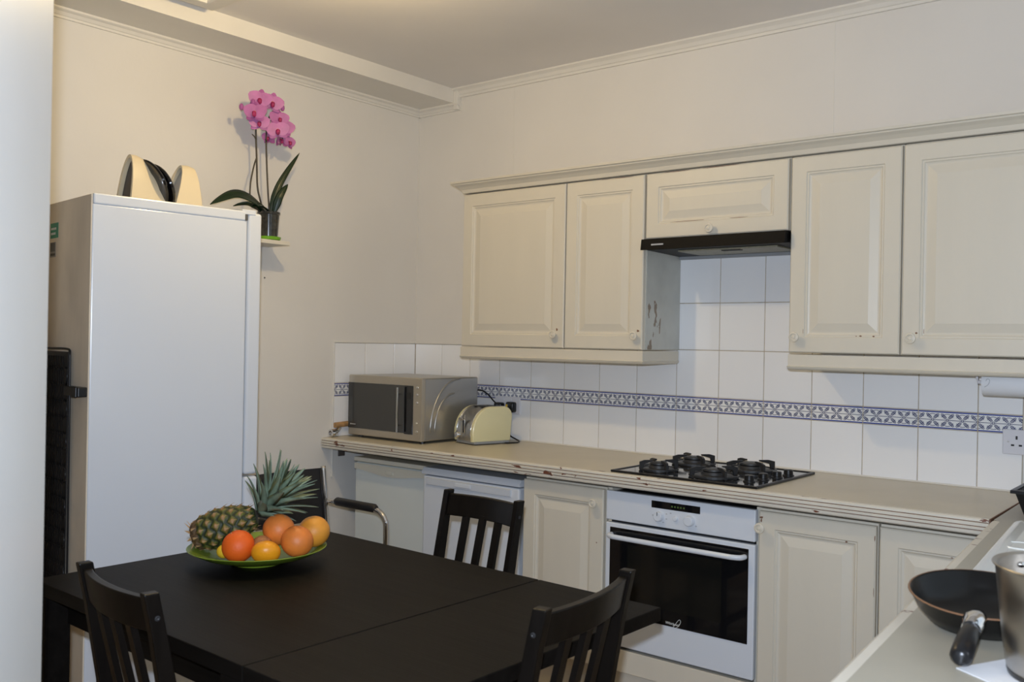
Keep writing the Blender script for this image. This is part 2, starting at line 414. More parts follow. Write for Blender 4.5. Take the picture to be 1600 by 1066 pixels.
def wall_cab(name, x0, x1, z0, z1, label, kx, kz, body_z0=None, side=None):
    t = thing(name, label, 'cabinet', (x0, -.31, z0))
    z0b = z0 if body_z0 is None else body_z0
    build('carcass', MB().box(x0, x1, -.288, -.008, z0b, z1+.002, .001, 1), 'cab', t)
    d = build('cabinet_door', panel_door(x0+.0015, x1-.0015, z0, z1-.004, -.31), 'cab', t)
    knob(kx, kz, -.31, d)
    for q in CHIPS.get(round(x0, 2), ()): chip(*q[:4], -.31 + (q[4] if len(q) > 4 else 0), d, int(q[0]*1e4))
    if side: build('side_panel', MB().box(side, side+.004, -.286, -.008, z0b+.002, 1.805), 'cab_side', t, label='grey stained side panel')
    return t
wall_cab('wall_cabinet', .614, 1.214, 1.362, 2.082, 'wide cream wall cabinet nearest the room corner, above the toaster', 1.170, 1.421)
wall_cab('wall_cabinet', 1.217, 1.610, 1.362, 2.082, 'narrow cream wall cabinet left of the black cooker hood', 1.580, 1.419, side=1.6102)
wall_cab('wall_cabinet', 1.617, 2.222, 1.815, 2.082, 'short cream flap cabinet above the black cooker hood', 1.911, 1.839)
wall_cab('wall_cabinet', 2.230, 2.622, 1.366, 2.082, 'narrow cream wall cabinet right of the black cooker hood', 2.259, 1.422)
wall_cab('wall_cabinet', 2.626, 3.226, 1.366, 2.082, 'wide cream wall cabinet at the right edge, above the single socket', 2.662, 1.422)
# cornice moulding over the wall cabinets
cp = [(0, 0), (.004, 0), (.008, .010), (.010, .016), (.024, .028), (.038, .036), (.040, .041), (.048, .043), (.050, .052), (0, .052)]
def ring_at(x, y, dx, dy): return [Vector((x + dx*o, y + dy*o, 2.086+h)) for o, h in cp]
cm = MB().rings([ring_at(.614, -.01, -1, 0), ring_at(.614, -.305, -1, -1), ring_at(3.30, -.305, 0, -1)], True, True, True)
cm.box(.614, 3.30, -.300, -.01, 2.086, 2.112)
single('cabinet_cornice', cm, 'cab', 'long cream cornice moulding along the top of the wall cabinets', 'moulding', (1.9, -.3, 2.086))
def pelmet(x0, x1, label, left_ret, right_ret):
    pp = [(0, 0), (.016, 0), (.016, -.040), (.020, -.043), (.016, -.050), (.010, -.055), (0, -.055)]
    def rg(x, y, dx, dy): return [Vector((x+dx*o, y+dy*o, 1.358+h)) for o, h in pp]
    rs = [rg(x0, -.012, -1, 0)] if left_ret else []
    rs += [rg(x0, -.294, -1 if left_ret else 0, -1), rg(x1, -.294, 1 if right_ret else 0, -1)]
    if right_ret: rs += [rg(x1, -.012, 1, 0)]
    single('light_pelmet', MB().rings(rs, True, True, True), 'cab', label, 'moulding', ((x0+x1)/2, -.29, 1.303))
pelmet(.628, 1.598, 'cream pelmet strip under the two left wall cabinets', True, True)
pelmet(2.246, 3.226, 'cream pelmet strip under the two right wall cabinets', True, False)
# cooker hood
hd = thing('cooker_hood', 'slim black cooker hood under the short flap cabinet', 'cooker hood', (1.92, -.17, 1.755))
build('housing', MB().box(1.619, 2.221, -.300, -.02, 1.782, 1.812), 'hood_black', hd)
build('visor', MB().prism([(1.616, -.345, 1.766), (1.616, -.338, 1.810), (1.616, -.300, 1.812), (1.616, -.295, 1.772)], (.607, 0, 0)), 'hood_black', hd)
build('underside', MB().prism([(1.619, -.30, 1.770), (1.619, -.30, 1.783), (1.619, -.02, 1.783), (1.619, -.02, 1.764)], (.602, 0, 0)), 'dark', hd)
build('grease_filter', MB().box(1.74, 2.16, -.26, -.07, 1.7615, 1.7675, .001, 1), 'filter', hd)
build('lamp_cover', MB().box(1.92, 2.0, -.24, -.215, 1.7585, 1.7625, .001, 1), 'dark', hd)
build('rear_strip', MB().box(1.619, 2.221, -.030, -.010, 1.752, 1.770, .002), 'strip_grey', hd)
build('badge', MB().box(1.665, 1.72, -.3445, -.342, 1.783, 1.789), 'print_grey', hd)

# worktops with a grooved, worn front moulding
def edge_rings(a, b, out, z):
    """profiled nose from point a to b (2D), outwards along out"""
    pr = [(q, h*.80) for q, h in [(-.012, 0), (.006, 0), (.011, -.004), (.012, -.012), (.0095, -.0135), (.0095, -.0155), (.0125, -.017), (.0125, -.028), (.010, -.0295), (.010, -.0315), (.0125, -.033), (.012, -.042), (.008, -.0435), (.008, -.046), (.010, -.048), (.009, -.058), (.004, -.063), (-.012, -.063)]]
    o = Vector((out[0], out[1], 0))
    return [[Vector((p[0], p[1], z)) + o*q + Vector((0, 0, h)) for q, h in pr] for p in (a, b)]
def groove_lines(a, b, out, z):
    mb = MB(); o = Vector((out[0], out[1], 0))
    for q, h in ((.0100, -.0116), (.0103, -.0244), (.0085, -.0358)):
        p0, p1 = Vector((a[0], a[1], z+h)) + o*q, Vector((b[0], b[1], z+h)) + o*q
        mb.prism([p0 + Vector((0, 0, .0009)), p0 - Vector((0, 0, .0009)), p0 - Vector((0, 0, .0009)) - o*.004, p0 + Vector((0, 0, .0009)) - o*.004], p1-p0)
    return mb
WT = .90; WF = -.628
wt = thing('worktop', 'long cream worktop with chipped moulded edge, carrying hob and microwave', 'worktop', (1.5, -.3, WT-.04))
build('slab', MB().box(.002, 2.978, WF+.01, -.0075, WT-.040, WT), 'worktop', wt)
build('front_moulding', MB().rings(edge_rings((.004, WF), (2.977, WF), (0, -1), WT-.0005), True, True, True), 'worktop_edge', wt)
build('groove', groove_lines((.006, WF), (2.976, WF), (0, -1), WT-.0005), 'groove', wt)
build('sealant', MB().prism([(.01, -.0075, WT+.0004), (.01, -.014, WT+.0004), (.01, -.0075, WT+.006)], (2.93, 0, 0)), 'trimw', wall_back)
RY0, RY1 = -.004, -2.85
rw = thing('worktop', 'cream worktop along the sink side, carrying frying pan and steel pot', 'worktop', (xr(-1.5, .3), -1.5, WT-.04))
def quad(o0, o1, ya, yb_, z0, z1): return MB().prism([(xr(ya, o0), ya, z0), (xr(ya, o1), ya, z0), (xr(yb_, o1), yb_, z0), (xr(yb_, o0), yb_, z0)], (0, 0, z1-z0))
m_ = quad(.010, .615, -.66, RY1, WT-.04, WT)
m_.prism([(2.982, -.0075, WT-.04), (3.57, -.0075, WT-.04), (xr(-.66, .615), -.66, WT-.04), (xr(-.66, .010), -.66, WT-.04), (2.990, -.635, WT-.04)], (0, 0, .04))
build('slab', m_, 'worktop_dimmed', rw)
o_ = (-.9972, -.0748)
build('front_moulding', MB().rings(edge_rings((xr(-.652, .0), -.652), (xr(RY1, .0), RY1), o_, WT), True, True, True), 'worktop_edge', rw)
build('groove', groove_lines((xr(-.652, .0), -.652), (xr(RY1, .0), RY1), o_, WT), 'groove', rw)
build('joint_strip', MB().prism([(2.9785, -.64, WT-.03), (2.9815, -.64, WT-.03), (2.9815, -.01, WT-.03), (2.9785, -.01, WT-.03)], (0, 0, .0299)), 'groove', rw)

# base units under the long worktop; fronts at y = -.60
BF = -.60
def base_cab(x0, x1, label, kx, kz=.772, z0=.145, hide=None):
    t = thing('base_cabinet', label, 'cabinet', ((x0+x1)/2, -.3, 0))
    build('carcass', MB().box(x0, x1, BF+.022, -.02, .13, .834), 'cab', t)
    d = build('cabinet_door', panel_door(x0+.002, x1-.002, z0, .827, BF), 'cab', t)
    if kx: knob(kx, kz, BF, d)
    for q in CHIPS_B.get(round(x0, 2), ()): chip(*q[:4], BF + (q[4] if len(q) > 4 else 0), d, int(q[0]*1e4))
    build('plinth', MB().box(x0, x1, -.55, -.535, 0, .13), 'cab', t)
    return t
base_cab(1.236, 1.630, 'narrow cream base cabinet left of the white oven', 1.592)
base_cab(2.257, 2.650, 'narrow cream base cabinet right of the white oven', 2.270)
base_cab(2.657, 3.05, 'cream corner base cabinet with chipped paint beside the sink worktop', None)
# sink side units
for i, (ya, lab) in enumerate(((-.72, 'cream sink base cabinet facing the table, nearest the corner'), (-1.42, 'cream sink base cabinet facing the table, middle of the sink run'), (-2.12, 'cream sink base cabinet facing the table, under the pans'))):
    t = thing('base_cabinet', lab, 'cabinet', (xr(ya-.33, .06), ya-.33, 0), R(-85.7))
    build('carcass', MB().box(-.33, .33, .022, .50, .13, .834), 'cab', t, local=True)
    d = build('cabinet_door', panel_door(-.328, .328, .145, .827, 0), 'cab', t, local=True)
    kb = MB().lathe([(.006, 0), (.006, .012), (.0155, .015), (.017, .019), (.016, .023), (.001, .024)], (.28, 0, .772), 18, TOFRONT)
    build('knob', kb, 'cab', d, True, local=True, ang=35)
    build('plinth', MB().box(-.33, .33, .05, .065, 0, .13), 'cab', t, local=True)

# oven in its housing
hs = thing('oven_housing', 'cream oven housing with a drawer panel below the oven', 'cabinet', (1.944, -.3, 0))
build('carcass', MB().box(1.634, 1.650, BF+.03, -.02, .13, .834).box(2.238, 2.254, BF+.03, -.02, .13, .834).box(1.650, 2.238, BF+.03, -.02, .13, .225), 'cab', hs)
build('drawer_panel', MB().box(1.634, 2.253, BF, BF+.02, .150, .234, .002), 'cab', hs)
build('plinth', MB().box(1.634, 2.253, -.55, -.535, 0, .140), 'cab', hs)
ov = thing('oven', 'white built-in electric oven with black glass door under the hob', 'oven', (1.944, -.3, .24))
OX0, OX1 = 1.644, 2.248
build('body', MB().box(OX0+.01, OX1-.014, -.578, -.06, .244, .822), 'dark', ov)
cpn = build('control_panel', MB().box(OX0, OX1, BF-.004, -.578, .718, .828, .004), 'white_app', ov)
build('display', MB().box(1.842, 2.040, BF-.0055, BF-.003, .787, .813, .001, 1), 'blackgloss', cpn)
for i in range(5): build('display_digit', MB().box(1.925+.012*i, 1.931+.012*i, BF-.0062, BF-.005, .797, .803), 'lcd', cpn)
for x, r in ((1.876, .018), (1.942, .009), (2.000, .019)):
    kb = MB().lathe([(r*1.05, 0), (r, .004), (r*.92, .016 if r > .01 else .006), (r*.8, .018 if r > .01 else .007), (.001, .018 if r > .01 else .007)], (x, BF-.004, .758), 24, TOFRONT)
    k_ = build('dial', kb, 'white_app', cpn, True, ang=40)
    if x < 1.9: kk = build('dial_pointer', MB().box(x-.0012, x+.0012, BF-.0232, BF-.0215, .762, .775), 'print_dark', cpn)
for x, z in ((1.848, .759), (1.862, .740), (1.892, .738), (1.905, .752), (1.905, .770), (1.922, .775), (2.025, .742)):
    build('dial_mark', MB().box(x-.003, x+.003, BF-.0046, BF-.0038, z-.002, z+.002), 'print_grey', cpn)
dor = build('oven_door', MB().box(OX0, OX1, BF-.004, -.579, .246, .708, .004), 'white_app', ov)
build('door_glass', MB().box(OX0+.020, OX1-.022, BF-.0065, BF-.003, .366, .692, .0015, 1), 'blackgloss', dor)
build('oven_window', MB().box(OX0+.10, OX1-.12, BF-.0072, BF-.0064, .42, .635), 'oven_in', dor)
hx0, hx1, hz = OX0+.028, OX1-.035, .664
hp = bez([(hx0, BF-.006, hz), (hx0+.004, BF-.030, hz), (hx0+.025, BF-.042, hz), (hx0+.06, BF-.045, hz), ((hx0+hx1)/2, BF-.047, hz), (hx1-.06, BF-.045, hz), (hx1-.025, BF-.042, hz), (hx1-.004, BF-.030, hz), (hx1, BF-.006, hz)], 5)
build('door_handle', MB().tube(hp, .0095, 12), 'white_app', dor, True)
text_part('Whirlpool', .0135, Matrix.Translation((1.938, BF-.0068, .374)) @ Matrix.Rotation(R(90), 4, 'X'), 'print_white', dor, shear=.2)
lg = bez([(1.952, BF-.0068, .366), (1.965, BF-.0068, .376), (1.972, BF-.0068, .392), (1.966, BF-.0068, .398), (1.955, BF-.0068, .385), (1.945, BF-.0068, .370), (1.938, BF-.0068, .364)], 4)
build('logo_swirl', MB().tube(lg, .0007, 6), 'print_white', dor)

# hob
hb = thing('gas_hob', 'black glass gas hob with four burners set in the worktop', 'hob', (1.955, -.36, WT))
HX0, HX1, HY0, HY1 = 1.665, 2.255, -.612, -.090
build('plate', MB().box(HX0+.004, HX1-.004, HY0+.004, HY1-.004, WT+.0003, WT+.006), 'enamel_black', hb)
fr = MB()
for a in ((HX0, HX1, HY0, HY0+.012), (HX0, HX1, HY1-.012, HY1), (HX0, HX0+.012, HY0+.012, HY1-.012), (HX1-.012, HX1, HY0+.012, HY1-.012)): fr.box(*a, WT+.0003, WT+.009, .002, 1)
build('frame', fr, 'black', hb)
BUR = [(1.795, -.475, .062), (2.03, -.485, .075), (1.805, -.215, .072), (2.05, -.215, .080)]
for bx, by, r in BUR:
    b = build('burner', MB().lathe([(r, 0), (r, .004), (r*.92, .009), (r*.62, .010), (r*.58, .020), (r*.5, .021)], (bx, by, WT+.006), 28), 'cast', hb, True, ang=35)
    build('burner_cap', MB().lathe([(r*.5, 0), (r*.56, .003), (r*.55, .008), (r*.45, .011), (.001, .0115)], (bx, by, WT+.027), 28), 'cast', b, True, ang=35)
    build('spark_plug', MB().lathe([(.003, 0), (.003, .016), (.0015, .017)], (bx+r*.75, by-r*.2, WT+.014), 8), 'chrome', b)
    ps = MB().lathe([(r*1.22, 0), (r*1.22, .006), (r*1.12, .006), (r*1.12, 0)], (bx, by, WT+.010), 32, cap0=False, cap1=False)
    for k in range(4):
        a = PI/4 + k*PI/2 + .15
        M = Matrix.Rotation(a, 3, 'Z'); c = Vector((bx, by, 0))
        p = [(r*1.26, -.004, WT+.007), (r*1.26, -.004, WT+.040), (r*.95, -.004, WT+.046), (r*.45, -.004, WT+.046), (r*.45, -.004, WT+.041), (r*1.0, -.004, WT+.030), (r*1.08, -.004, WT+.007)]
        ps.prism([c + M @ Vector(q) for q in p], M @ Vector((0, .008, 0)))
    build('pan_support', ps, 'cast', hb)
for bx, by in ((2.175, -.50), (2.19, -.415), (2.205, -.33), (2.215, -.25)):
    build('control_knob', MB().lathe([(.022, 0), (.021, .004), (.0175, .006), (.0165, .022), (.013, .024), (.001, .024)], (bx, by, WT+.006), 20), 'black', hb, True, ang=35)

# mini fridge and freezer under the worktop
mf = thing('mini_fridge', 'small off-white under-counter fridge left of the freezer', 'fridge', (.40, -.3, 0))
build('body', MB().box(.155, .642, -.50, -.05, .02, .788, .004), 'white_old', mf)
d = build('fridge_door', MB().box(.155, .642, -.55, -.503, .05, .791, .008), 'white_old', mf)
build('top_board', MB().box(.150, .647, -.556, -.05, .794, .815, .004), 'cream_app', mf)
hr = [Vector((.157+.483*i/16, -.5515, .786)) for i in range(17)]
lo = [Vector((.157+.483*i/16, -.5515, .758-.020*math.sin(PI*i/16)**2)) for i in range(17)]
m_ = MB(); m_.rings([hr, [v+Vector((0, -.006, 0)) for v in hr], [v+Vector((0, -.006, 0)) for v in lo], lo], False)
build('handle_band', m_, 'cream_app', d)
build('badge', MB().lathe([(.030, 0), (.028, .004), (.024, .005), (.001, .005)], (.40, -.5565, .757), 24, TOFRONT @ Matrix.Diagonal(Vector((1, .42, 1)))), 'cream_app', d, True, ang=40)
build('foot', MB().lathe([(.02, 0), (.02, .022)], (.19, -.47, 0), 12), 'black', mf); build('foot', MB().lathe([(.02, 0), (.02, .022)], (.61, -.47, 0), 12), 'black', mf)
fz = thing('freezer', 'white under-counter freezer with clear grip behind the far dining chair', 'freezer', (.935, -.3, 0))
build('body', MB().box(.66, 1.212, -.54, -.05, .02, .790, .004), 'white_app', fz)
build('top_board', MB().prism([(.655, -.598, .788), (.655, -.600, .800), (.655, -.585, .816), (.655, -.05, .822), (.655, -.05, .794), (.655, -.545, .788)], (.562, 0, 0)), 'white_app', fz)
d = build('freezer_door', MB().box(.66, 1.212, -.595, -.543, .05, .782, .008), 'white_app', fz)
build('grip', MB().prism([(.685, -.5955, .775), (.685, -.606, .772), (.685, -.602, .745), (.685, -.5955, .742)], (.485, 0, 0)), 'white_app', d)
build('grip_notch', MB().box(.86, .955, -.609, -.6045, .752, .768, .002), 'white_app', d)
build('foot', MB().lathe([(.02, 0), (.02, .022)], (.70, -.5, 0), 12), 'black', fz); build('foot', MB().lathe([(.02, 0), (.02, .022)], (1.17, -.5, 0), 12), 'black', fz)
# bracket under the worktop
single('worktop_bracket', MB().box(.0, .03, -.53, -.49, WT-.075, WT-.042, .002, 1).box(.0, .008, -.53, -.49, WT-.10, WT-.07, .001, 1), 'grey_panel', 'small grey metal bracket under the left end of the worktop', 'bracket', (.012, -.51, WT-.10))

# ------------------------------------------------------------------ things on the worktop
mw = thing('microwave', 'silver microwave oven with dark door beside the toaster', 'microwave', (.295, -.30, WT))
MX0, MX1, MY0, MY1, MZ0, MZ1 = .040, .548, -.500, -.105, WT+.012, 1.208
sh = build('shell', MB().box(MX0+.004, MX1, MY0+.022, MY1, MZ0, MZ1, .006), 'silver', mw)
def arc_emboss(r0, zb):
    pts = [(MX1+.0005, -.36 + .03*math.cos(a) if False else -.40 + r0*math.sin(a), zb + r0*(1-math.cos(a))*1.1) for a in [PI/2*i/12 for i in range(13)]]
    return pts
for r0, o in ((.20, 0), (.13, .03)):
    pts = [Vector((MX1, -.44+o + r0*(1-math.cos(a)), MZ0+.04 + (r0+.05)*math.sin(a))) for a in [PI/2*i/14 for i in range(15)]]
    build('side_rib', MB().tube(pts, .0045, 8), 'silver', sh, True)
df = build('front', MB().box(MX0, MX1, MY0, MY0+.024, MZ0, MZ1, .004), 'mw_front', mw)
build('door_window', MB().box(MX0+.001, MX0+.395, MY0-.0035, MY0+.001, MZ0+.034, MZ1-.037, .001, 1), 'mw_window', df)
build('control_panel', MB().box(MX0+.396, MX1-.055, MY0-.0030, MY0+.001, MZ0+.030, MZ1-.037, .001, 1), 'blackgloss', df)
build('display', MB().box(MX0+.415, MX1-.07, MY0-.0036, MY0-.0028, MZ1-.10, MZ1-.07), 'oven_in', df)
for z in (MZ1-.045, MZ1-.078, MZ1-.115, MZ0+.085, MZ0+.045):
    build('button', MB().lathe([(.0075, 0), (.007, .004), (.005, .0055), (.001, .006)], (MX1-.027, MY0, z), 14, TOFRONT), 'chrome', df, True, ang=50)
hz0, hz1 = MZ0+.050, MZ1-.058
hm = MB().tube([(MX0+.378, MY0-.030, hz0-.012), (MX0+.378, MY0-.030, hz1+.012)], .0055, 10)
for z in (hz0+.02, hz1-.02): hm.tube([(MX0+.378, MY0-.030, z), (MX0+.378, MY0-.003, z)], .004, 8)
build('door_handle', hm, 'chrome', df, True, ang=40)
text_part('Daewoo' if False else 'microwave', .001, Matrix.Translation((MX0+.05, MY0-.0036, MZ0+.045)) @ Matrix.Rotation(R(90), 4, 'X'), 'print_grey', df) if False else None
build('badge', MB().box(MX0+.02, MX0+.026, MY0-.0042, MY0-.003, MZ0+.050, MZ0+.057).box(MX0+.029, MX0+.058, MY0-.0042, MY0-.003, MZ0+.051, MZ0+.055), 'print_grey', df)
for x in (MX0+.04, MX1-.04):
    for y in (MY0+.05, MY1-.05): build('foot', MB().lathe([(.014, 0), (.014, .013)], (x, y, WT+.0003), 12), 'black', mw)

tz = R(-14); ts = thing('toaster', 'cream and chrome toaster between microwave and wall socket', 'toaster', (.690, -.225, WT), tz)
TL, TW, THH = .112, .080, .176                      # half length, half width, height
def tprof(inset, sc=1):                              # side outline in local y,z (lever end at -y)
    pts = []
    for i in range(9): a = PI - PI/2*i/8; pts.append((-TL+.105 + (.105-inset)*math.cos(a), THH-.125 + (.125-inset)*math.sin(a)))
    for i in range(7): a = PI/2 - PI/2*i/6; pts.append((TL-.045 + (.045-inset)*math.cos(a), THH-.045+(.045-inset)*math.sin(a)))
    pts += [(TL-inset-.01, .018+inset), (-TL+inset+.004, .018+inset)]
    return pts
p0 = tprof(0); bodyR = [[Vector((x, y, z)) for y, z in p0] for x in (-TW+.02, TW-.02)]
build('body', MB().rings(bodyR, True, True, True), 'brushed', ts, True, True, ang=30)
for s in (-1, 1):
    rs = [[Vector((s*x, y, z)) for y, z in tprof(i)] for x, i in ((TW-.022, -.002), (TW-.004, -.002), (TW-.001, .001), (TW, .004))]
    sp_ = build('side_panel', MB().rings(rs, True, True, True), 'toaster_cream', ts, True, True, ang=35)
    tr_ = [Vector((s*(TW-.022), y, z)) for y, z in tprof(-.001)]
    build('panel_trim', MB().tube(tr_ + [tr_[0]], .0028, 6), 'chrome', sp_, True, True)
build('base', MB().box(-TW+.004, TW-.004, -TL+.01, TL-.01, .004, .022, .004), 'strip_grey', ts, local=True)
for x in (-.026, .026): build('slot', MB().box(x-.012, x+.012, -.035, .075, THH-.0005, THH+.0015), 'dark', ts, local=True)
lv = build('lever_slot', MB().box(-.006, .006, -TL-.002, -TL+.004, .055, .125, .001, 1), 'dark', ts, local=True)
build('lever', MB().box(-.016, .016, -TL-.022, -TL-.002, .112, .126, .005), 'chrome', ts, local=True)
build('lever_frame', MB().tube([(-.011, -TL-.003, .05), (-.011, -TL-.003, .12), (-.008, -TL+.001, .138), (.008, -TL+.001, .138), (.011, -TL-.003, .12), (.011, -TL-.003, .05), (-.011, -TL-.003, .05)], .0022, 6), 'chrome', ts, True, True)
build('dial', MB().lathe([(.016, 0), (.0155, .010), (.012, .014), (.001, .0145)], (-.045, -TL, .042), 18, TOFRONT), 'chrome', ts, True, True, ang=40)

cs = thing('corkscrew', 'chrome and cork corkscrew lying left of the microwave', 'corkscrew', (.030, -.560, WT))
build('cork_handle', MB().tube([(.0185, -.568, WT+.057), (.0185, -.482, WT+.061)], .0135, 14), 'cork', cs, True, ang=50)
build('screw_body', MB().tube([(.021, -.585, WT+.020), (.020, -.552, WT+.030), (.019, -.535, WT+.045)], [.018, .011, .009], 12), 'chrome', cs, True, ang=60)
build('end_ring', MB().lathe([(.020, 0), (.020, .014), (.012, .015), (.012, 0)], (.021, -.582, WT+.0205), 18, TOFRONT, cap0=False, cap1=False), 'chrome', cs, True, ang=40)
build('lever_arm', MB().tube([(.022, -.560, WT+.024), (.034, -.566, WT+.012), (.036, -.570, WT+.004)], .005, 8), 'chrome', cs, True)

so = thing('double_socket', 'white double wall socket with two black plugs behind the toaster', 'socket', (.664, -.007, 1.03))
build('plate', MB().box(.584, .744, -.016, -.0075, 1.028, 1.114, .003), 'socket', so)
for x in (.640, .688): build('rocker', MB().box(x-.006, x+.006, -.0195, -.015, 1.092, 1.106, .002, 1), 'socket', so)
def plug(x, z, lab):
    t = thing('plug', lab, 'plug', (x, -.016, z-.025), 0, 'black plugs in the double socket')
    build('body', MB().box(x-.024, x+.024, -.052, -.0165, z-.026, z+.026, .009, 3), 'black', t, True, ang=40)
    return t
plug(.628, 1.058, 'black plug on the left, half hidden behind the toaster top'); pg = plug(.704, 1.064, 'black plug on the right of the double socket')
build('fuse_label', MB().box(.684, .696, -.0535, -.0515, 1.066, 1.078, .001, 1), 'lemon', pg)
single('power_cable', MB().tube(bez([(.50, -.085, 1.135), (.53, -.07, 1.142), (.565, -.055, 1.125), (.60, -.045, 1.09), (.620, -.040, 1.075)], 8), .0036, 8), 'black', 'black cable arching from the microwave to the socket', 'cable', (.56, -.06, 1.075), True)
single('power_cable', MB().tube(bez([(.704, -.045, 1.042), (.702, -.05, 1.00), (.706, -.055, .955), (.722, -.06, .928), (.762, -.07, .916), (.800, -.085, .908), (.812, -.115, .905), (.800, -.155, .9045), (.790, -.172, .9045), (.784, -.178, .9045)], 8), .0036, 8), 'black', 'black cable looping from the socket to the toaster', 'cable', (.76, -.09, WT), True)
s2 = thing('single_socket', 'white single wall socket at the right end of the tiles', 'socket', (2.93, -.007, 1.03))
build('plate', MB().box(2.884, 2.972, -.017, -.0075, 1.030, 1.116, .003), 'socket', s2)
for x, z, w_, h_ in ((2.928, 1.088, .003, .006), (2.916, 1.062, .005, .003), (2.940, 1.062, .005, .003)): build('pin_hole', MB().box(x-w_, x+w_, -.0176, -.0165, z-h_, z+h_), 'dark', s2)
build('screw', MB().lathe([(.004, 0), (.003, .0012)], (2.902, -.017, 1.073), 10, TOFRONT), 'chrome', s2)

# kitchen roll under the right cabinet
kr = thing('kitchen_roll', 'white kitchen roll hanging under the right wall cabinet', 'kitchen roll', (2.98, -.2, 1.235))
build('paper', MB().lathe([(.018, 0), (.043, .001), (.044, .004), (.044, .226), (.043, .229), (.018, .23)], (2.862, -.2, 1.280), 28, TORIGHT, cap0=False, cap1=False), 'paper', kr, True, ang=40)
build('printed_sprig', MB().tube(bez([(2.874, -.2445, 1.266), (2.885, -.2448, 1.275), (2.889, -.2446, 1.289), (2.882, -.2446, 1.293), (2.878, -.2448, 1.286)], 4), .0006, 5), 'strip_grey', kr)
build('holder', MB().tube([(2.84, -.2, 1.304), (2.845, -.2, 1.280), (3.11, -.2, 1.280), (3.115, -.2, 1.304)], .006, 8), 'socket', kr)

# sink, tray, pan, pot
sk = thing('sink', 'white inset sink and drainer in the right worktop', 'sink', (xr(-1.135, .32), -1.135, WT), R(4.3))
def sk_ring(i, z): 
    pts = []
    for cx, cy, a0 in ((.20-.05, .52-.05, 0), (-.272+.05, .52-.05, 90), (-.272+.05, -.50+.05, 180), (.20-.05, -.50+.05, 270)):
        for k in range(5): a = R(a0 + 22.5*k); pts.append((cx + (.05-i)*math.cos(a), cy + (.05-i)*math.sin(a), z))
    return pts
SR = R(4.3)
sm = MB().rings([sk_ring(0, 0), sk_ring(.002, .008), sk_ring(.008, .011), sk_ring(.022, .010), sk_ring(.034, .004)], True, False, True)
build('drainer', sm, 'sinkw', sk, True, True, ang=40)
build('drain_ring', MB().lathe([(.050, 0), (.048, .003), (.044, .003), (.042, .0005)], (-.215, .145, .004), 28, cap0=False, cap1=False), 'sinkw', sk, True, True, ang=50)
build('basin_wall', MB().rings([[(x*s_+.0, y*s_-.20, z) for x, y in ((-.15, -.2), (.15, -.2), (.15, .2), (-.15, .2))] for s_, z in ((1, .006), (.97, .012), (.94, .006))], True), 'sinkw', sk, False, True)
for y in (.20, .14, .08): build('drainer_rib', MB().tube([(-.10, y+.2, .004), (.15, y+.2, .004)], .004, 8), 'sinkw', sk, True, True)
tx, ty = 3.185, -.42
tr = thing('dish_rack', 'black plastic dish rack in the corner beside the sink', 'dish rack', (tx, ty, WT))
def rr_(hx, hy, z): return [(tx-hx, ty-hy, z), (tx+hx, ty-hy, z), (tx+hx, ty+hy, z), (tx-hx, ty+hy, z)]
build('basket', MB().rings([rr_(.125, .155, WT+.001), rr_(.150, .180, WT+.082), rr_(.144, .174, WT+.082), rr_(.120, .150, WT+.006)], True, True, True), 'black', tr)
build('rim', MB().rings([rr_(.150, .180, WT+.076), rr_(.160, .190, WT+.077), rr_(.160, .190, WT+.086), rr_(.146, .176, WT+.087), rr_(.146, .176, WT+.076)], True), 'black', tr)

fp = thing('frying_pan', 'black non-stick frying pan tipped on its handle beside the steel pot', 'frying pan', (3.212, -1.80, WT))
TILT = Matrix.Translation((3.212, -1.80, WT+.001)) @ Matrix.Rotation(R(12), 4, 'Z') @ Matrix.Translation((0, -.075, 0)) @ Matrix.Rotation(R(7), 4, 'X') @ Matrix.Translation((0, .075, 0))
t3 = TILT.to_3x3(); tc = TILT.translation
build('pan_body', MB().lathe([(.078, 0), (.086, .003), (.104, .025), (.116, .050), (.1175, .0515), (.1155, .052), (.113, .050), (.101, .027), (.083, .006), (.001, .0045)], tc, 44, t3), 'nonstick', fp, True, ang=60)
build('pan_rim', MB().lathe([(.1172, .0502), (.1186, .0512), (.1180, .0526), (.1150, .0526)], tc, 44, t3, False, False), 'pan_rim', fp, True)
build('ferrule', MB().tube([(3.236, -1.912, .940), (3.236, -1.935, .950), (3.237, -1.962, .950), (3.238, -1.985, .944)], [.009, .015, .018, .015], 14), 'chrome', fp, True, ang=60)
build('handle', MB().tube([(3.238, -1.975, .944), (3.239, -2.00, .940), (3.240, -2.03, .930), (3.241, -2.058, .9195), (3.2415, -2.068, .9185)], [.012, .015, .0165, .0165, .010], 14), 'black', fp, True, ang=60)
for x in (-.012, .012): build('rivet', MB().sphere(TILT @ Vector((x+.04, -.098, .036)), .005, 10, 8), 'black', fp, True)
pc = (3.384, -1.996, WT)
po = thing('steel_pot', 'tall stainless steel pot at the right edge of the sink worktop', 'pot', pc)
build('pot_body', MB().lathe([(.085, .004), (.092, .012), (.098, .05), (.105, .12), (.109, .160), (.114, .166), (.113, .1675), (.107, .164), (.103, .12), (.095, .05), (.088, .014), (.001, .012)], pc, 48), 'steel', po, True, ang=50)
build('base_disc', MB().lathe([(.082, 0), (.090, .001), (.092, .010), (.086, .016)], pc, 48), 'black', po, True, ang=50)
build('rivet', MB().sphere((pc[0]-.085, pc[1]+.060, WT+.148), .005, 10, 8), 'chrome', po, True)
hv = Vector((-.62, .78, 0)).normalized(); hp0 = Vector(pc) + hv*.110 + Vector((0, 0, .150)); sd = Vector((hv.y, -hv.x, 0))
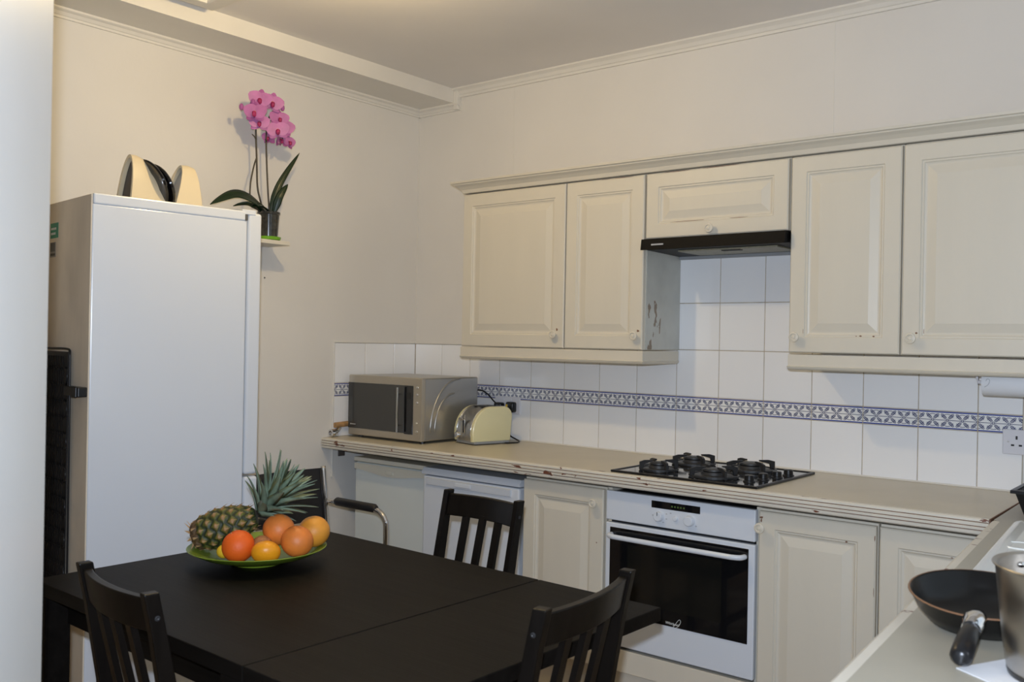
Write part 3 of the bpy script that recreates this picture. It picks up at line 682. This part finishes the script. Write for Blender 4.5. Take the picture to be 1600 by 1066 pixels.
build('side_handle', MB().tube(bez([hp0-sd*.035, hp0-sd*.03+hv*.022, hp0+hv*.030, hp0+sd*.03+hv*.022, hp0+sd*.035], 5), .006, 10), 'black', po, True)
single('paper_napkin', MB().prism([(3.235, -2.06, WT+.0008), (3.33, -2.12, WT+.0008), (3.38, -2.02, WT+.0008), (3.30, -1.93, WT+.0008)], (0, 0, .0012)), 'paper', 'white paper napkin lying under the steel pot', 'napkin', (3.30, -2.03, WT+.0008))

# ------------------------------------------------------------------ tall fridge and what stands on it
FA = R(-6.2); FN = Vector((.602, -2.098, 0))         # rear right corner, long side along local +y
fg = thing('tall_fridge', 'tall white fridge freezer with its black coil side turned to the door', 'fridge', FN, FA)
FW, FD, FH = .545, .555, 1.85
build('cabinet', MB().box(-FW, 0, .0, FD, .03, FH-.035, .004), 'white_app', fg, local=True)
build('back_panel', MB().box(-FW+.004, -.003, -.004, .002, .03, FH-.004, .001, 1), 'fridge_back', fg, local=True, label='grubby beige metal back')
build('top_cap', MB().box(-FW-.002, .003, .002, FD-.004, FH-.036, FH, .005), 'white_app', fg, local=True)
for z0, z1 in ((.05, .868), (.876, FH-.004)):
    d = build('fridge_door', MB().box(-FW, 0, FD+.006, FD+.062, z0, z1, .010, 3), 'white_app', fg, local=True)
    build('seal', MB().box(-FW+.012, -.012, FD-.001, FD+.008, z0+.01, z1-.01), 'strip_grey', d, local=True)
build('hinge', MB().box(-.05, .002, FD-.02, FD+.035, FH-.012, FH+.006, .002), 'white_app', fg, local=True)
build('hinge_gap', MB().box(-.02, .0036, FD-.010, FD+.001, FH-.034, FH-.012), 'print_dark', fg, local=True)
co = MB(); pts = []
x0c, x1c = -.50, -.115
for i in range(11):
    z = 1.27 - .11*i
    seg = [(x0c, z), (x1c-.03, z)] + [(x1c-.03+.03*math.sin(a), z-.0275+.0275*math.cos(a)) for a in [PI*k/8 for k in range(1, 8)]] + [(x1c-.03, z-.055), (x0c, z-.055)]
    pts += seg if True else []
    pts += [(x0c-.03*math.sin(a), z-.0825+.0275*math.cos(a)) for a in [PI*k/6 for k in range(1, 6)]]
coil = build('condenser_coil', MB().tube([(x, -.030, z) for x, z in pts], .0032, 8), 'black', fg, True, True)
build('coil_frame', MB().tube(bez([(-.53, -.028, 1.335), (-.3, -.028, 1.335), (-.125, -.028, 1.335), (-.103, -.028, 1.322), (-.098, -.028, 1.28), (-.092, -.028, .8), (-.085, -.028, .12)], 6), .0035, 8), 'black', coil, True, True)
build('coil_plate', MB().box(-.53, -.135, -.022, -.018, .12, 1.325), 'black', coil, local=True)
for k in range(24): build('fin_wire', MB().tube([(-.52+.0165*k, -.034, 1.31), (-.52+.0165*k, -.034, .13)], .0012, 5), 'black', coil, local=True)
for z in (1.195, .55):
    b = build('coil_bracket', MB().box(-.14, -.006, -.034, -.004, z-.016, z+.016, .003), 'black', fg, local=True)
    build('bracket_clip', MB().box(-.055, -.012, -.040, -.033, z-.018, z+.018, .003), 'black', b, local=True)
st = build('sticker', MB().box(-.375, -.300, -.0052, -.0038, 1.722, 1.775), 'green_sticker', fg, local=True, label='green sticker with two lines of white print')
for z, w_ in ((1.755, .052), (1.738, .045)):
    for k in range(7): build('print_line', MB().box(-.368+w_*k/7, -.368+w_*(k+.7)/7, -.0056, -.005, z-.004, z+.004), 'print_white', st, local=True)
bc = build('barcode_sticker', MB().box(-.375, -.322, -.0052, -.0038, 1.655, 1.708), 'sticker_grey', fg, local=True)
for k in range(9): build('print_line', MB().box(-.372+.0052*k, -.3695+.0052*k, -.0056, -.005, 1.675, 1.706), 'print_dark', bc, local=True)
build('print_line', MB().box(-.372, -.326, -.0056, -.005, 1.660, 1.668), 'print_dark', bc, local=True)

ap = thing('arched_stand', 'pair of cream arched plastic shells with black discs on the tall fridge', 'ornament', (.40, -1.76, FH+.001))
def arch(yb, yt, hw, h, n=20): return [Vector((.40 + hw*math.cos(PI*i/n), yb + (yt-yb)*math.sin(PI*i/n), FH+.001 + h*math.sin(PI*i/n))) for i in range(n+1)]
def shell(a, b, dark, nm, rim=.011):
    """arched shell between two leaning arches, open towards the first"""
    f0 = arch(*a); f1 = arch(*b); i0 = arch(a[0], a[1], a[2]-rim, a[3]-rim); k0 = arch(a[0]+.014*(1 if b[0] > a[0] else -1), a[1]+.014*(1 if b[0] > a[0] else -1), a[2]-rim, a[3]-rim)
    mid = [p.lerp(q, .5) + Vector((0, 0, .004)) for p, q in zip(f0, f1)]
    m = MB().rings([k0, i0, f0, mid, f1], False); m.bm.faces.new([m.bm.verts.new(p) for p in f1])
    s_ = build(nm, m, 'plastic_cream', ap, True, ang=40)
    pm_ = MB(); kk = [p + Vector((0, .002, 0)) for p in k0]; pm_.rings([[p for p in kk], [p + Vector((0, .004, 0)) for p in kk]], True, True, True)
    build('front_panel', pm_, dark, s_)
shell((-1.888, -1.866, .055, .186), (-1.738, -1.822, .055, .178), 'grey_panel', 'arched_shell')
shell((-1.718, -1.664, .055, .178), (-1.600, -1.614, .055, .176), 'grey_in', 'arched_shell')
for k, (yb, yt, r) in enumerate(((-1.735, -1.822, .094), (-1.708, -1.785, .088))):
    c = Vector((.40, (yb+yt)/2, FH+.001+r*.96)); ax_ = math.atan2(yb-yt, 2*r*.95)
    M = Matrix.Rotation(-ax_, 3, 'X') if False else Matrix.Rotation(R(90)-ax_*-1, 3, 'X')
    build('black_disc', MB().lathe([(.001, -.009), (r*.7, -.009), (r*.96, -.006), (r, 0), (r*.96, .006), (r*.6, .009), (r*.45, .004), (.001, .004)], c, 40, M), 'blackgloss', ap, True, ang=50)

# shelf with the orchid
sf = single('wall_shelf', MB().box(.001, .16, -1.38, -.968, 1.801, 1.819, .002), 'shelf', 'small cream wall shelf behind the tall fridge', 'shelf', (.08, -1.17, 1.801))
OP = Vector((.105, -1.045, 1.8192))
single('plant_saucer', MB().lathe([(.040, 0), (.052, .003), (.056, .016), (.053, .016), (.050, .005), (.001, .004)], OP, 28), 'saucer', 'lime green saucer under the orchid pot', 'saucer', OP, True, 40)
orc = thing('orchid', 'pink moth orchid in a dark clear pot on the wall shelf', 'orchid', OP + Vector((0, 0, .006)))
pt = build('pot', MB().lathe([(.036, .0060), (.040, .008), (.0475, .115), (.051, .117), (.051, .127), (.048, .128), (.045, .118), (.038, .010), (.001, .010)], OP, 28), 'pot_plastic', orc, True, ang=40)
build('bark_mix', MB().lathe([(.044, .100), (.043, .114), (.025, .120), (.001, .121)], OP, 20), 'bark', orc, True)
def strap(path, wid, nrm, material, name='leaf', fold=.25, thick=.0018):
    P_ = bez(path, 8); n = len(P_); rs = []
    for i, p in enumerate(P_):
        t = (P_[min(i+1, n-1)]-P_[max(i-1, 0)]).normalized(); s_ = t.cross(Vector(nrm)).normalized(); u_ = s_.cross(t).normalized()
        q = i/(n-1); w_ = wid*max(.04, min(1, (q+.15)*2.2) * (1-q**3.5))
        rs.append([p - s_*w_ + u_*w_*fold, p - s_*w_*.5 + u_*w_*fold*.3, p, p + s_*w_*.5 + u_*w_*fold*.3, p + s_*w_ + u_*w_*fold,
                   p + s_*w_*.5 + u_*(w_*fold*.3 - thick), p - u_*thick*1.5, p - s_*w_*.5 + u_*(w_*fold*.3 - thick)])
    return build(name, MB().rings(rs, True, True, True), material, orc, True)
B0 = OP + Vector((0, 0, .125))
strap([B0 + Vector((.005, -.01, 0)), (.15, -1.17, 1.985), (.165, -1.27, 1.992), (.17, -1.385, 1.935)], .034, (.85, -.5, .75), 'leaf', fold=.1)
strap([B0 + Vector((.0, .005, 0)), (.125, -1.005, 2.075), (.14, -.908, 2.233)], .016, (1, -.5, .3), 'leaf')
strap([B0 + Vector((.01, .02, 0)), (.135, -1.01, 2.02), (.14, -.970, 2.080)], .018, (1, -.5, .3), 'leaf')
strap([B0 + Vector((.01, 0, 0)), (.145, -1.12, 1.966), (.16, -1.175, 1.950)], .024, (.6, -.3, .8), 'leaf')
strap([B0 + Vector((-.02, -.01, 0)), (.06, -1.12, 1.975), (.03, -1.18, 1.965)], .026, (-.3, 0, 1), 'leaf')
S1 = [(.11, -1.075, 1.94), (.12, -1.105, 2.0), (.12, -1.119, 2.055), (.12, -1.125, 2.167), (.12, -1.131, 2.265), (.13, -1.139, 2.334), (.15, -1.135, 2.39), (.16, -1.10, 2.43)]
S2 = [(.11, -1.045, 1.94), (.12, -1.062, 2.03), (.12, -1.073, 2.176), (.12, -1.077, 2.289), (.12, -1.065, 2.363), (.12, -1.035, 2.40), (.12, -1.01, 2.33), (.12, -.985, 2.285)]
S3 = [(.105, -1.09, 1.94), (.12, -1.150, 1.985), (.12, -1.156, 2.05), (.12, -1.141, 2.131), (.12, -1.125, 2.18)]
for s_, r in ((S1, .0040), (S2, .0040), (S3, .0032)): build('stem', MB().tube(bez(s_, 6), r, 8), 'stem', orc, True)
for a, b in (((.12, -1.128, 2.25), (.125, -1.155, 2.275)), ((.12, -1.075, 2.25), (.13, -1.09, 2.262)), ((.13, -1.136, 2.32), (.16, -1.18, 2.35)), ((.12, -1.07, 2.34), (.145, -1.045, 2.36)), ((.12, -1.075, 2.30), (.15, -1.05, 2.305))):
    build('flower_stalk', MB().tube([a, tuple((Vector(a)+Vector(b))/2 + Vector((0, 0, .006))), b], .0022, 6), 'stem', orc, True)
FLW = [(.17, -1.15, 2.42, 0, 1), (.15, -1.071, 2.425, 12, 1), (.19, -1.187, 2.354, -14, 1), (.17, -1.151, 2.319, 5, .9), (.15, -1.032, 2.362, 20, .9), (.15, -1.004, 2.33, 18, .95), (.17, -1.053, 2.304, 6, 1), (.14, -.97, 2.271, 45, .75), (.13, -1.012, 2.276, 70, .8), (.12, -1.062, 2.276, -30, .7), (.13, -1.15, 2.365, -60, .8)]
def petal_mesh(ln, wd, curl, n=6):
    rs = []
    for i in range(n+1):
        q = i/n; w_ = wd*math.sin(PI*(.10+.86*q))**.75; y = ln*q; z = curl*q*q
        rs.append([Vector((w_*s_, y - .18*ln*(s_*s_)*(1-q), z - .10*abs(s_)*w_)) for s_ in (-1, -.6, 0, .6, 1)])
    bk = [[p + Vector((0, 0, -.0008)) for p in r] for r in rs]
    m = MB(); m.rings(rs, False); m.rings(bk, False)
    return m
for fx, fy, fz_, yaw, sc in FLW:
    sc *= 1.3
    nrm = Matrix.Rotation(R(yaw - 38), 3, 'Z') @ Vector((0, -1, 0)); nrm = (Matrix.Rotation(R(38+20), 3, 'Z') @ nrm) if False else nrm
    nrm = Vector((math.cos(R(-38+yaw)), math.sin(R(-38+yaw)), .08 - .1*random.random())).normalized()
    sx = nrm.cross(Vector((0, 0, 1))).normalized() * -1; uy = nrm.cross(sx).normalized()
    B = Matrix((sx, uy, nrm)).transposed(); roll_ = Matrix.Rotation(R(random.uniform(-14, 14)), 3, 'Z'); c = Vector((fx, fy, fz_))
    flw = None
    for k, (ang, ln, wd, cl, mm, zo) in enumerate(((0, .038, .015, -.004, 'petal', -.002), (128, .036, .014, -.004, 'petal', -.002), (-128, .036, .014, -.004, 'petal', -.002), (70, .041, .0235, .004, 'petal_light', .001), (-70, .041, .0235, .004, 'petal_light', .001))):
        m = petal_mesh(ln*sc, wd*sc, cl); M = B @ roll_ @ Matrix.Rotation(R(ang), 3, 'Z')
        bmesh.ops.transform(m.bm, matrix=Matrix.Translation(c) @ M.to_4x4() @ Matrix.Translation((0, 0, zo)), verts=m.bm.verts)
        if k == 0: flw = build('flower', m, mm, orc, True)
        else: build('petal', m, mm, flw, True)
    build('lip', MB().tube([c + B @ Vector((0, .003, .002)), c + B @ Vector((0, -.004, .012*sc)), c + B @ Vector((0, -.013*sc, .010*sc)), c + B @ Vector((0, -.017*sc, .006*sc))], [.003, .0075*sc, .007*sc, .002], 8), 'lip', flw, True)
    build('column', MB().sphere(c + B @ Vector((0, .001, .006)), .0042*sc, 8, 6), 'lip_yellow', flw, True)
for bx_, by_, bz_ in ((.17, -1.243, 2.37), (.13, -1.000, 2.421), (.16, -1.178, 2.405)):
    build('bud', MB().sphere((bx_, by_, bz_), .0115, 12, 8, (1, .8, 1.3)), 'petal', orc, True)

# ------------------------------------------------------------------ table, chairs
TZ = .74; tb = thing('dining_table', 'black-brown wooden dining table with one leaf pulled out', 'table', (1.7745, -2.03, 0), R(-1.2))
HLX, HLY, SEAM = .662, .466, .279
for nm, a, b in (('table_top', -.676, SEAM-.0015), ('table_leaf', SEAM+.0015, HLX)):
    build(nm, MB().box(a, b, -HLY, HLY, TZ-.034, TZ, .0022, 2), 'wood_dark', tb, local=True)
build('apron', MB().box(-.62, .26, -.405, -.385, TZ-.115, TZ-.034), 'wood_dark', tb, local=True); build('apron', MB().box(-.62, .26, .385, .405, TZ-.115, TZ-.034), 'wood_dark', tb, local=True)
build('apron', MB().box(-.635, -.615, -.385, .385, TZ-.115, TZ-.034), 'wood_dark', tb, local=True); build('apron', MB().box(.235, .255, -.385, .385, TZ-.115, TZ-.034), 'wood_dark', tb, local=True)
for y in (-.27, .27): build('leaf_slide', MB().box(-.10, .62, y-.016, y+.016, TZ-.066, TZ-.034), 'wood_dark', tb, local=True)
for x in (-.64, .23):
    for y in (-.43, .43): build('leg', MB().box(x-.033, x+.033, y-.033, y+.033, 0, TZ-.034, .003), 'wood_dark', tb, local=True)

CHW, CHH = .1875, .885
def make_chair():
    t = thing('dining_chair', '', 'chair', (0, 0, 0), 0, 'dark slatted dining chairs')
    prof = [(-.170, 0), (-.178, .25), (-.180, .45), (-.198, .62), (-.232, .80), (-.250, CHH)]
    def by(z):
        for (y0, z0), (y1, z1) in zip(prof, prof[1:]):
            if z <= z1: return y0 + (y1-y0)*(z-z0)/(z1-z0)
        return prof[-1][0]
    for s in (-1, 1):
        rs = []
        for y, z in prof:
            hx, hy = .0125, .019 if .3 < z < .7 else .0155
            cx = s*(CHW-.0125)
            rs.append([(cx-hx, y-hy, z), (cx+hx, y-hy, z), (cx+hx, y+hy, z), (cx-hx, y+hy, z)])
        p = build('back_post', MB().rings(rs, True, True, True), 'chair_wood', t, local=True)
        bv = p.modifiers.new('bevel', 'BEVEL'); bv.width = .003; bv.segments = 2; bv.limit_method = 'ANGLE'; bv.angle_limit = R(50)
        build('bolt', MB().lathe([(.0055, 0), (.0055, .0015), (.003, .002), (.001, .0005)], (s*(CHW+.0002), by(.83), .835), 12, TORIGHT if s > 0 else Matrix.Rotation(R(-90), 3, 'Y')), 'cast', p, local=True)
        build('leg', MB().box(s*(CHW-.002)-.0165, s*(CHW-.002)+.0165, .150, .186, 0, .43, .003), 'chair_wood', t, local=True)
        build('side_rail', MB().box(s*(CHW-.010)-.009, s*(CHW-.010)+.009, -.16, .155, .365, .43, .002), 'chair_wood', t, local=True)
        build('stretcher', MB().box(s*(CHW-.010)-.008, s*(CHW-.010)+.008, -.16, .155, .16, .19, .002), 'chair_wood', t, local=True)
    def crail(z0, z1, bow, th):
        rs = []
        for i in range(13):
            x = -CHW+.026 + (2*CHW-.052)*i/12; q = 1-(2*i/12-1)**2
            rs.append([(x, by(z0)-bow*q-th/2, z0), (x, by(z0)-bow*q+th/2, z0), (x, by(z1)-bow*q+th/2, z1), (x, by(z1)-bow*q-th/2, z1)])
        return MB().rings(rs, True, True, True)
    tr_ = build('top_rail', crail(CHH-.082, CHH-.012, .022, .020), 'chair_wood', t, True, True, ang=35)
    bv = tr_.modifiers.new('bevel', 'BEVEL'); bv.width = .003; bv.segments = 2; bv.limit_method = 'ANGLE'; bv.angle_limit = R(50)
    build('lower_rail', crail(.50, .545, .012, .020), 'chair_wood', t, True, True, ang=35)
    for x in (-.080, 0, .080):
        q = 1-(x/CHW)**2; rs = []
        for z in (.535, .62, .70, .78, CHH-.070):
            y = by(z) - .022*q*((z-.5)/.38)
            rs.append([(x-.0135, y-.007, z), (x+.0135, y-.007, z), (x+.0135, y+.007, z), (x-.0135, y+.007, z)])
        build('slat', MB().rings(rs, True, True, True), 'chair_wood', t, local=True)
    build('seat', MB().box(-CHW+.002, CHW+.004, -.158, .195, .43, .452, .006, 3), 'chair_wood', t, local=True)
    build('front_rail', MB().box(-CHW+.014, CHW-.014, .158, .176, .365, .43, .002), 'chair_wood', t, local=True)
    build('rear_rail', MB().box(-CHW+.026, CHW-.026, -.188, -.170, .365, .43, .002), 'chair_wood', t, local=True)
    return t
def copy_tree(o, parent=None):
    c = o.copy(); COL.objects.link(c)
    if parent: c.parent = parent
    for ch in list(o.children): copy_tree(ch, c)
    return c
ch0 = make_chair()
for i, (x, y, rz, lab) in enumerate(((1.775, -2.361, R(-6), 'dark slatted dining chair in the left foreground, beside the open door'),
                                     (2.272, -2.033, R(96.7), 'dark slatted dining chair at the table leaf, in front of the oven'),
                                     (1.603, -1.536, R(178), 'dark slatted dining chair on the far side, in front of the freezer'))):
    c = ch0 if i == 0 else copy_tree(ch0)
    c.location = (x, y, 0); c.rotation_euler = (0, 0, rz); c.scale.x = (.95, 1.06, .89)[i]; c['label'] = lab

ac = thing('armchair', 'black leather and chrome tube armchair between tall fridge and worktop', 'armchair', (.62, -1.16, 0))
AY0, AY1 = -1.385, -.935
bk = []
rs = []
for i in range(13):
    q = i/12; y = AY0 + (AY1-AY0)*q; sag = .022*(1-(2*q-1)**2)
    rs.append([(.375-sag, y, .815), (.383-sag, y, .818), (.413-sag, y, .595), (.405-sag, y, .592)])
sl = build('back_sling', MB().rings(rs, True, True, True), 'leather', ac, True, ang=50)
for y in (AY0, AY1): build('sleeve_seam', MB().tube([(.384, y-.018 if y == AY1 else y+.018, .812), (.411, y-.018 if y == AY1 else y+.018, .598)], .0022, 6), 'leather', sl, True)
for y in (AY0, AY1):
    build('back_tube', MB().tube(bez([(.378, y, .825), (.392, y, .72), (.408, y, .60), (.425, y, .50), (.437, y, .44), (.46, y, .43), (.82, y, .445)], 5), .0115, 12), 'chrome', ac, True)
    yo = y + (.032 if y == AY1 else -.032)
    arm = build('arm_tube', MB().tube(bez([(.392, yo, .668), (.44, yo, .668), (.62, yo, .668), (.70, yo, .664), (.742, yo, .635), (.752, yo, .58), (.752, yo, .30), (.752, yo, .06), (.735, yo, .018), (.69, yo, .0125), (.42, yo, .0125)], 6), .0125, 12), 'chrome', ac, True)
    build('armrest', MB().tube([(.43, yo, .672), (.44, yo, .673), (.68, yo, .673), (.69, yo, .672)], [.013, .0185, .0185, .013], 14), 'leather', arm, True, ang=60)
    build('arm_joint', MB().tube([(.400, y, .668), (.400, yo, .668)], .007, 10), 'chrome', ac, True)
build('seat_sling', MB().box(.45, .80, AY0, AY1, .440, .452, .004), 'leather', ac)
build('cross_tube', MB().tube([(.42, AY0-.032, .0125), (.42, AY1+.032, .0125)], .0125, 12), 'chrome', ac, True)

# ------------------------------------------------------------------ fruit bowl
BC = Vector((1.355, -1.974, TZ))
single('fruit_bowl', MB().lathe([(.066, 0), (.072, .001), (.074, .006), (.070, .009), (.110, .015), (.158, .028), (.190, .0445), (.1945, .0475), (.1925, .0490), (.156, .033), (.108, .0205), (.06, .0145), (.001, .0135)], BC, 56), 'bowl', 'wide lime green bowl of fruit on the dining table', 'bowl', BC, True, 50)
def fruit(name, c, r, m, label, sq=(1, 1, .95), cat=None, group=None):
    c = Vector(c); o = thing(name, label, cat or name, c - Vector((0, 0, r*sq[2])), 0, group)
    prof = []
    for i in range(17):
        a = PI*i/16; rr = math.sin(a); h = -math.cos(a)
        if i in (0,): h += .0
        if i == 16: h -= .05
        if i == 15: h -= .012
        prof.append((max(1e-4, rr)*r, h*r))
    Mt = Matrix.Rotation(R(random.uniform(-35, 35)), 3, 'X') @ Matrix.Rotation(R(random.uniform(-35, 35)), 3, 'Y') @ Matrix.Diagonal(Vector(sq))
    build('peel', MB().lathe(prof, c, 28, Mt), m, o, True)
    build('stem_end', MB().lathe([(.003, 0), (.0028, .0015), (.001, .002)], c + Mt @ Vector((0, 0, r*.945)), 8, Mt), 'pine_spike', o)
    return o
fruit('orange', (1.380, -2.056, .803), .0455, 'orange', 'deep orange fruit at the front of the bowl, beside the pineapple', (1, 1, .97))
fruit('clementine', (1.462, -2.024, .7935), .037, 'clementine', 'small yellow-orange clementine at the front rim of the bowl', (1.08, 1.08, .82))
fruit('grapefruit', (1.410, -1.943, .8375), .0455, 'grapefruit', 'pinkish grapefruit on top of the pile, touching the pineapple crown', (1, 1, .96), group='grapefruits in the bowl')
fruit('grapefruit', (1.486, -1.937, .8145), .0455, 'grapefruit', 'pale pink grapefruit at the front right of the bowl', (1, 1, .96), group='grapefruits in the bowl')
fruit('grapefruit', (1.446, -1.846, .823), .0465, 'grapefruit_y', 'yellowish grapefruit at the far right of the bowl', (1, 1, .96), group='grapefruits in the bowl')
fruit('passion_fruit', (1.410, -2.000, .800), .030, 'brown_fruit', 'small rough brown fruit between orange and grapefruits', cat='fruit')
fruit('lemon', (1.335, -2.072, .784), .020, 'lemon', 'small yellow fruit half hidden left of the orange', cat='fruit')
# pineapple
pa = Vector((1.221, -2.086, .814)); pb = Vector((1.343, -1.957, .872)); axp = (pb-pa).normalized(); L = .185; RR = .055
e1 = axp.cross(Vector((0, 0, 1))).normalized(); e2 = e1.cross(axp).normalized()
pn = thing('pineapple', 'whole pineapple with green crown lying in the fruit bowl', 'pineapple', (pa+pb)/2 - Vector((0, 0, RR+.006)))
NU, NV = 96, 64; m = MB(); VV = []; colr = []
def pshape(q): return RR*(math.sin(PI*min(1, max(0, .06+.90*q)))**.42)*(1.0-.10*q)
EN, EM = 10, 8
def eye(u, q):
    a = u*EN; r_ = q*EM; row = math.floor(r_); best = 9
    for k in (row-1, row, row+1):
        off = .5*(k % 2)
        da = (a-off) - round(a-off); dr_ = r_-(k+.5)
        best = min(best, ((abs(da)/.56) + (abs(dr_)/.72))**1.5)
    return best
for j in range(NV+1):
    q = j/NV; row = []
    for i in range(NU):
        u = i/NU; dd_ = eye(u, q); bump_ = max(0, 1-dd_)
        r_ = pshape(q) + .0055*bump_**.6 + (.003*max(0, 1-dd_*14))
        p = pa + axp*(L*(q-.06)) + r_*(math.cos(2*PI*u)*e1 + math.sin(2*PI*u)*e2); row.append(m.bm.verts.new(p))
        if dd_ < .06: c_ = (.34, .25, .15)
        elif dd_ < .20: c_ = (.30, .15, .055)
        elif dd_ < .42: c_ = (.20, .12, .025) if (i*7 + j*3) % 5 else (.16, .15, .02)
        elif dd_ < .75: c_ = (.085, .095, .016)
        else: c_ = (.022, .030, .010)
        if q < .14: c_ = (.11, .065, .03)
        w_ = .75 + .5*random.random()
        colr.append(tuple(x*w_ for x in c_))
    VV.append(row)
for a, b in zip(VV, VV[1:]):
    for i in range(NU): m.bm.faces.new((a[i], a[(i+1) % NU], b[(i+1) % NU], b[i]))
m.bm.faces.new(VV[0][::-1]); m.bm.faces.new(VV[-1])
m.bm.verts.index_update()
pbod = build('body', m, 'pine_body', pn, True)
ca = pbod.data.color_attributes.new('Col', 'FLOAT_COLOR', 'POINT')
for i, c_ in enumerate(colr): ca.data[i].color = (*c_, 1)
sp = MB()
for k in range(EM):
    for i in range(EN):
        u = (i + .5*(k % 2))/EN; q = (k+.5)/EM; r_ = pshape(q)+.006
        rad = math.cos(2*PI*u)*e1 + math.sin(2*PI*u)*e2; b_ = pa + axp*(L*(q-.06)) + rad*r_
        sd_ = axp.cross(rad); tip = b_ + axp*.012 + rad*.004
        sp.rings([[b_ - sd_*.004 - axp*.003, b_ + sd_*.004 - axp*.003, b_ + rad*.002], [tip, tip + sd_*.0003, tip + rad*.0003]], True, True, True)
s_ = build('eye_spike', sp, 'pine_spike', pbod); s_['kind'] = 'stuff'
cb = pa + axp*(L*.93); random.seed(3)
upb = (axp*.62 + Vector((.10, .08, .62))).normalized()           # the crown bends upwards
f1 = upb.cross(axp).normalized(); f2 = f1.cross(upb).normalized()
for k in range(50):
    a = k*2.39996; q = k/50
    spread = 1.25*(1-q)**.8 + .10; ln = .045 + .090*math.sin(PI*min(1, .10+.72*q)) + .018*random.random()
    rad = math.cos(a)*f1 + math.sin(a)*f2
    d0 = (upb*math.cos(spread*.72) + rad*math.sin(spread*.72)).normalized(); d1 = (upb*math.cos(spread*1.12) + rad*math.sin(spread*1.12)).normalized()
    base = cb + upb*(.012+.055*q) + rad*.012*(1-q*.7)
    p = [base, base + d0*ln*.4, base + d0*ln*.65 + d1*ln*.12, base + d0*ln*.78 + d1*ln*.30]
    P_ = bez(p, 3); rs = []; n = len(P_); wd = .0205*(1-.35*q)
    for i, pp in enumerate(P_):
        t = (P_[min(i+1, n-1)]-P_[max(i-1, 0)]).normalized(); sdv = t.cross(rad); sdv = sdv.normalized() if sdv.length > .05 else f1; uu = sdv.cross(t)
        w_ = wd*(1-(i/(n-1))**1.7)*(.8+.2*min(1, 4*i/n)) + .0004; nn = uu if uu.dot(rad) < 0 else -uu
        rs.append([pp - sdv*w_ + nn*w_*.38, pp, pp + sdv*w_ + nn*w_*.38, pp - nn*.0015])
    build('crown_leaf', MB().rings(rs, True, True, True), 'pine_leaf', pn, True)
for k in range(10):
    a = 2*PI*k/10; rad = math.cos(a)*e1 + math.sin(a)*e2; b_ = pa - axp*.006 + rad*.022; tip = b_ - axp*.012 + rad*.028
    build('base_leaf', MB().rings([[b_-axp.cross(rad)*.007, b_+axp.cross(rad)*.007, b_+axp*.004], [tip, tip+axp.cross(rad)*.0005, tip+axp*.0005]], True, True, True), 'pine_spike', pn)

# ------------------------------------------------------------------ ceiling lamp (just above the frame)
LP = Vector((1.25, -1.60, ZC))
lm = thing('ceiling_lamp', 'bare warm bulb in a short ceiling holder above the table', 'lamp', LP)
build('ceiling_rose', MB().lathe([(.045, 0), (.045, -.006), (.035, -.016), (.016, -.022)], LP, 24), 'lampcap', lm, True, ang=40)
build('bulb_holder', MB().lathe([(.016, -.020), (.018, -.050), (.015, -.052)], LP, 18), 'lampcap', lm, True, ang=40)
build('bulb', MB().lathe([(.012, -.050), (.014, -.060), (.026, -.085), (.030, -.104), (.024, -.124), (.010, -.133), (.001, -.134)], LP, 20), 'bulb', lm, True)
lamp = light('lamp_light', 'POINT', LP + Vector((0, 0, -.150)), 78, (1.0, .74, .36), shadow_soft_size=.035)
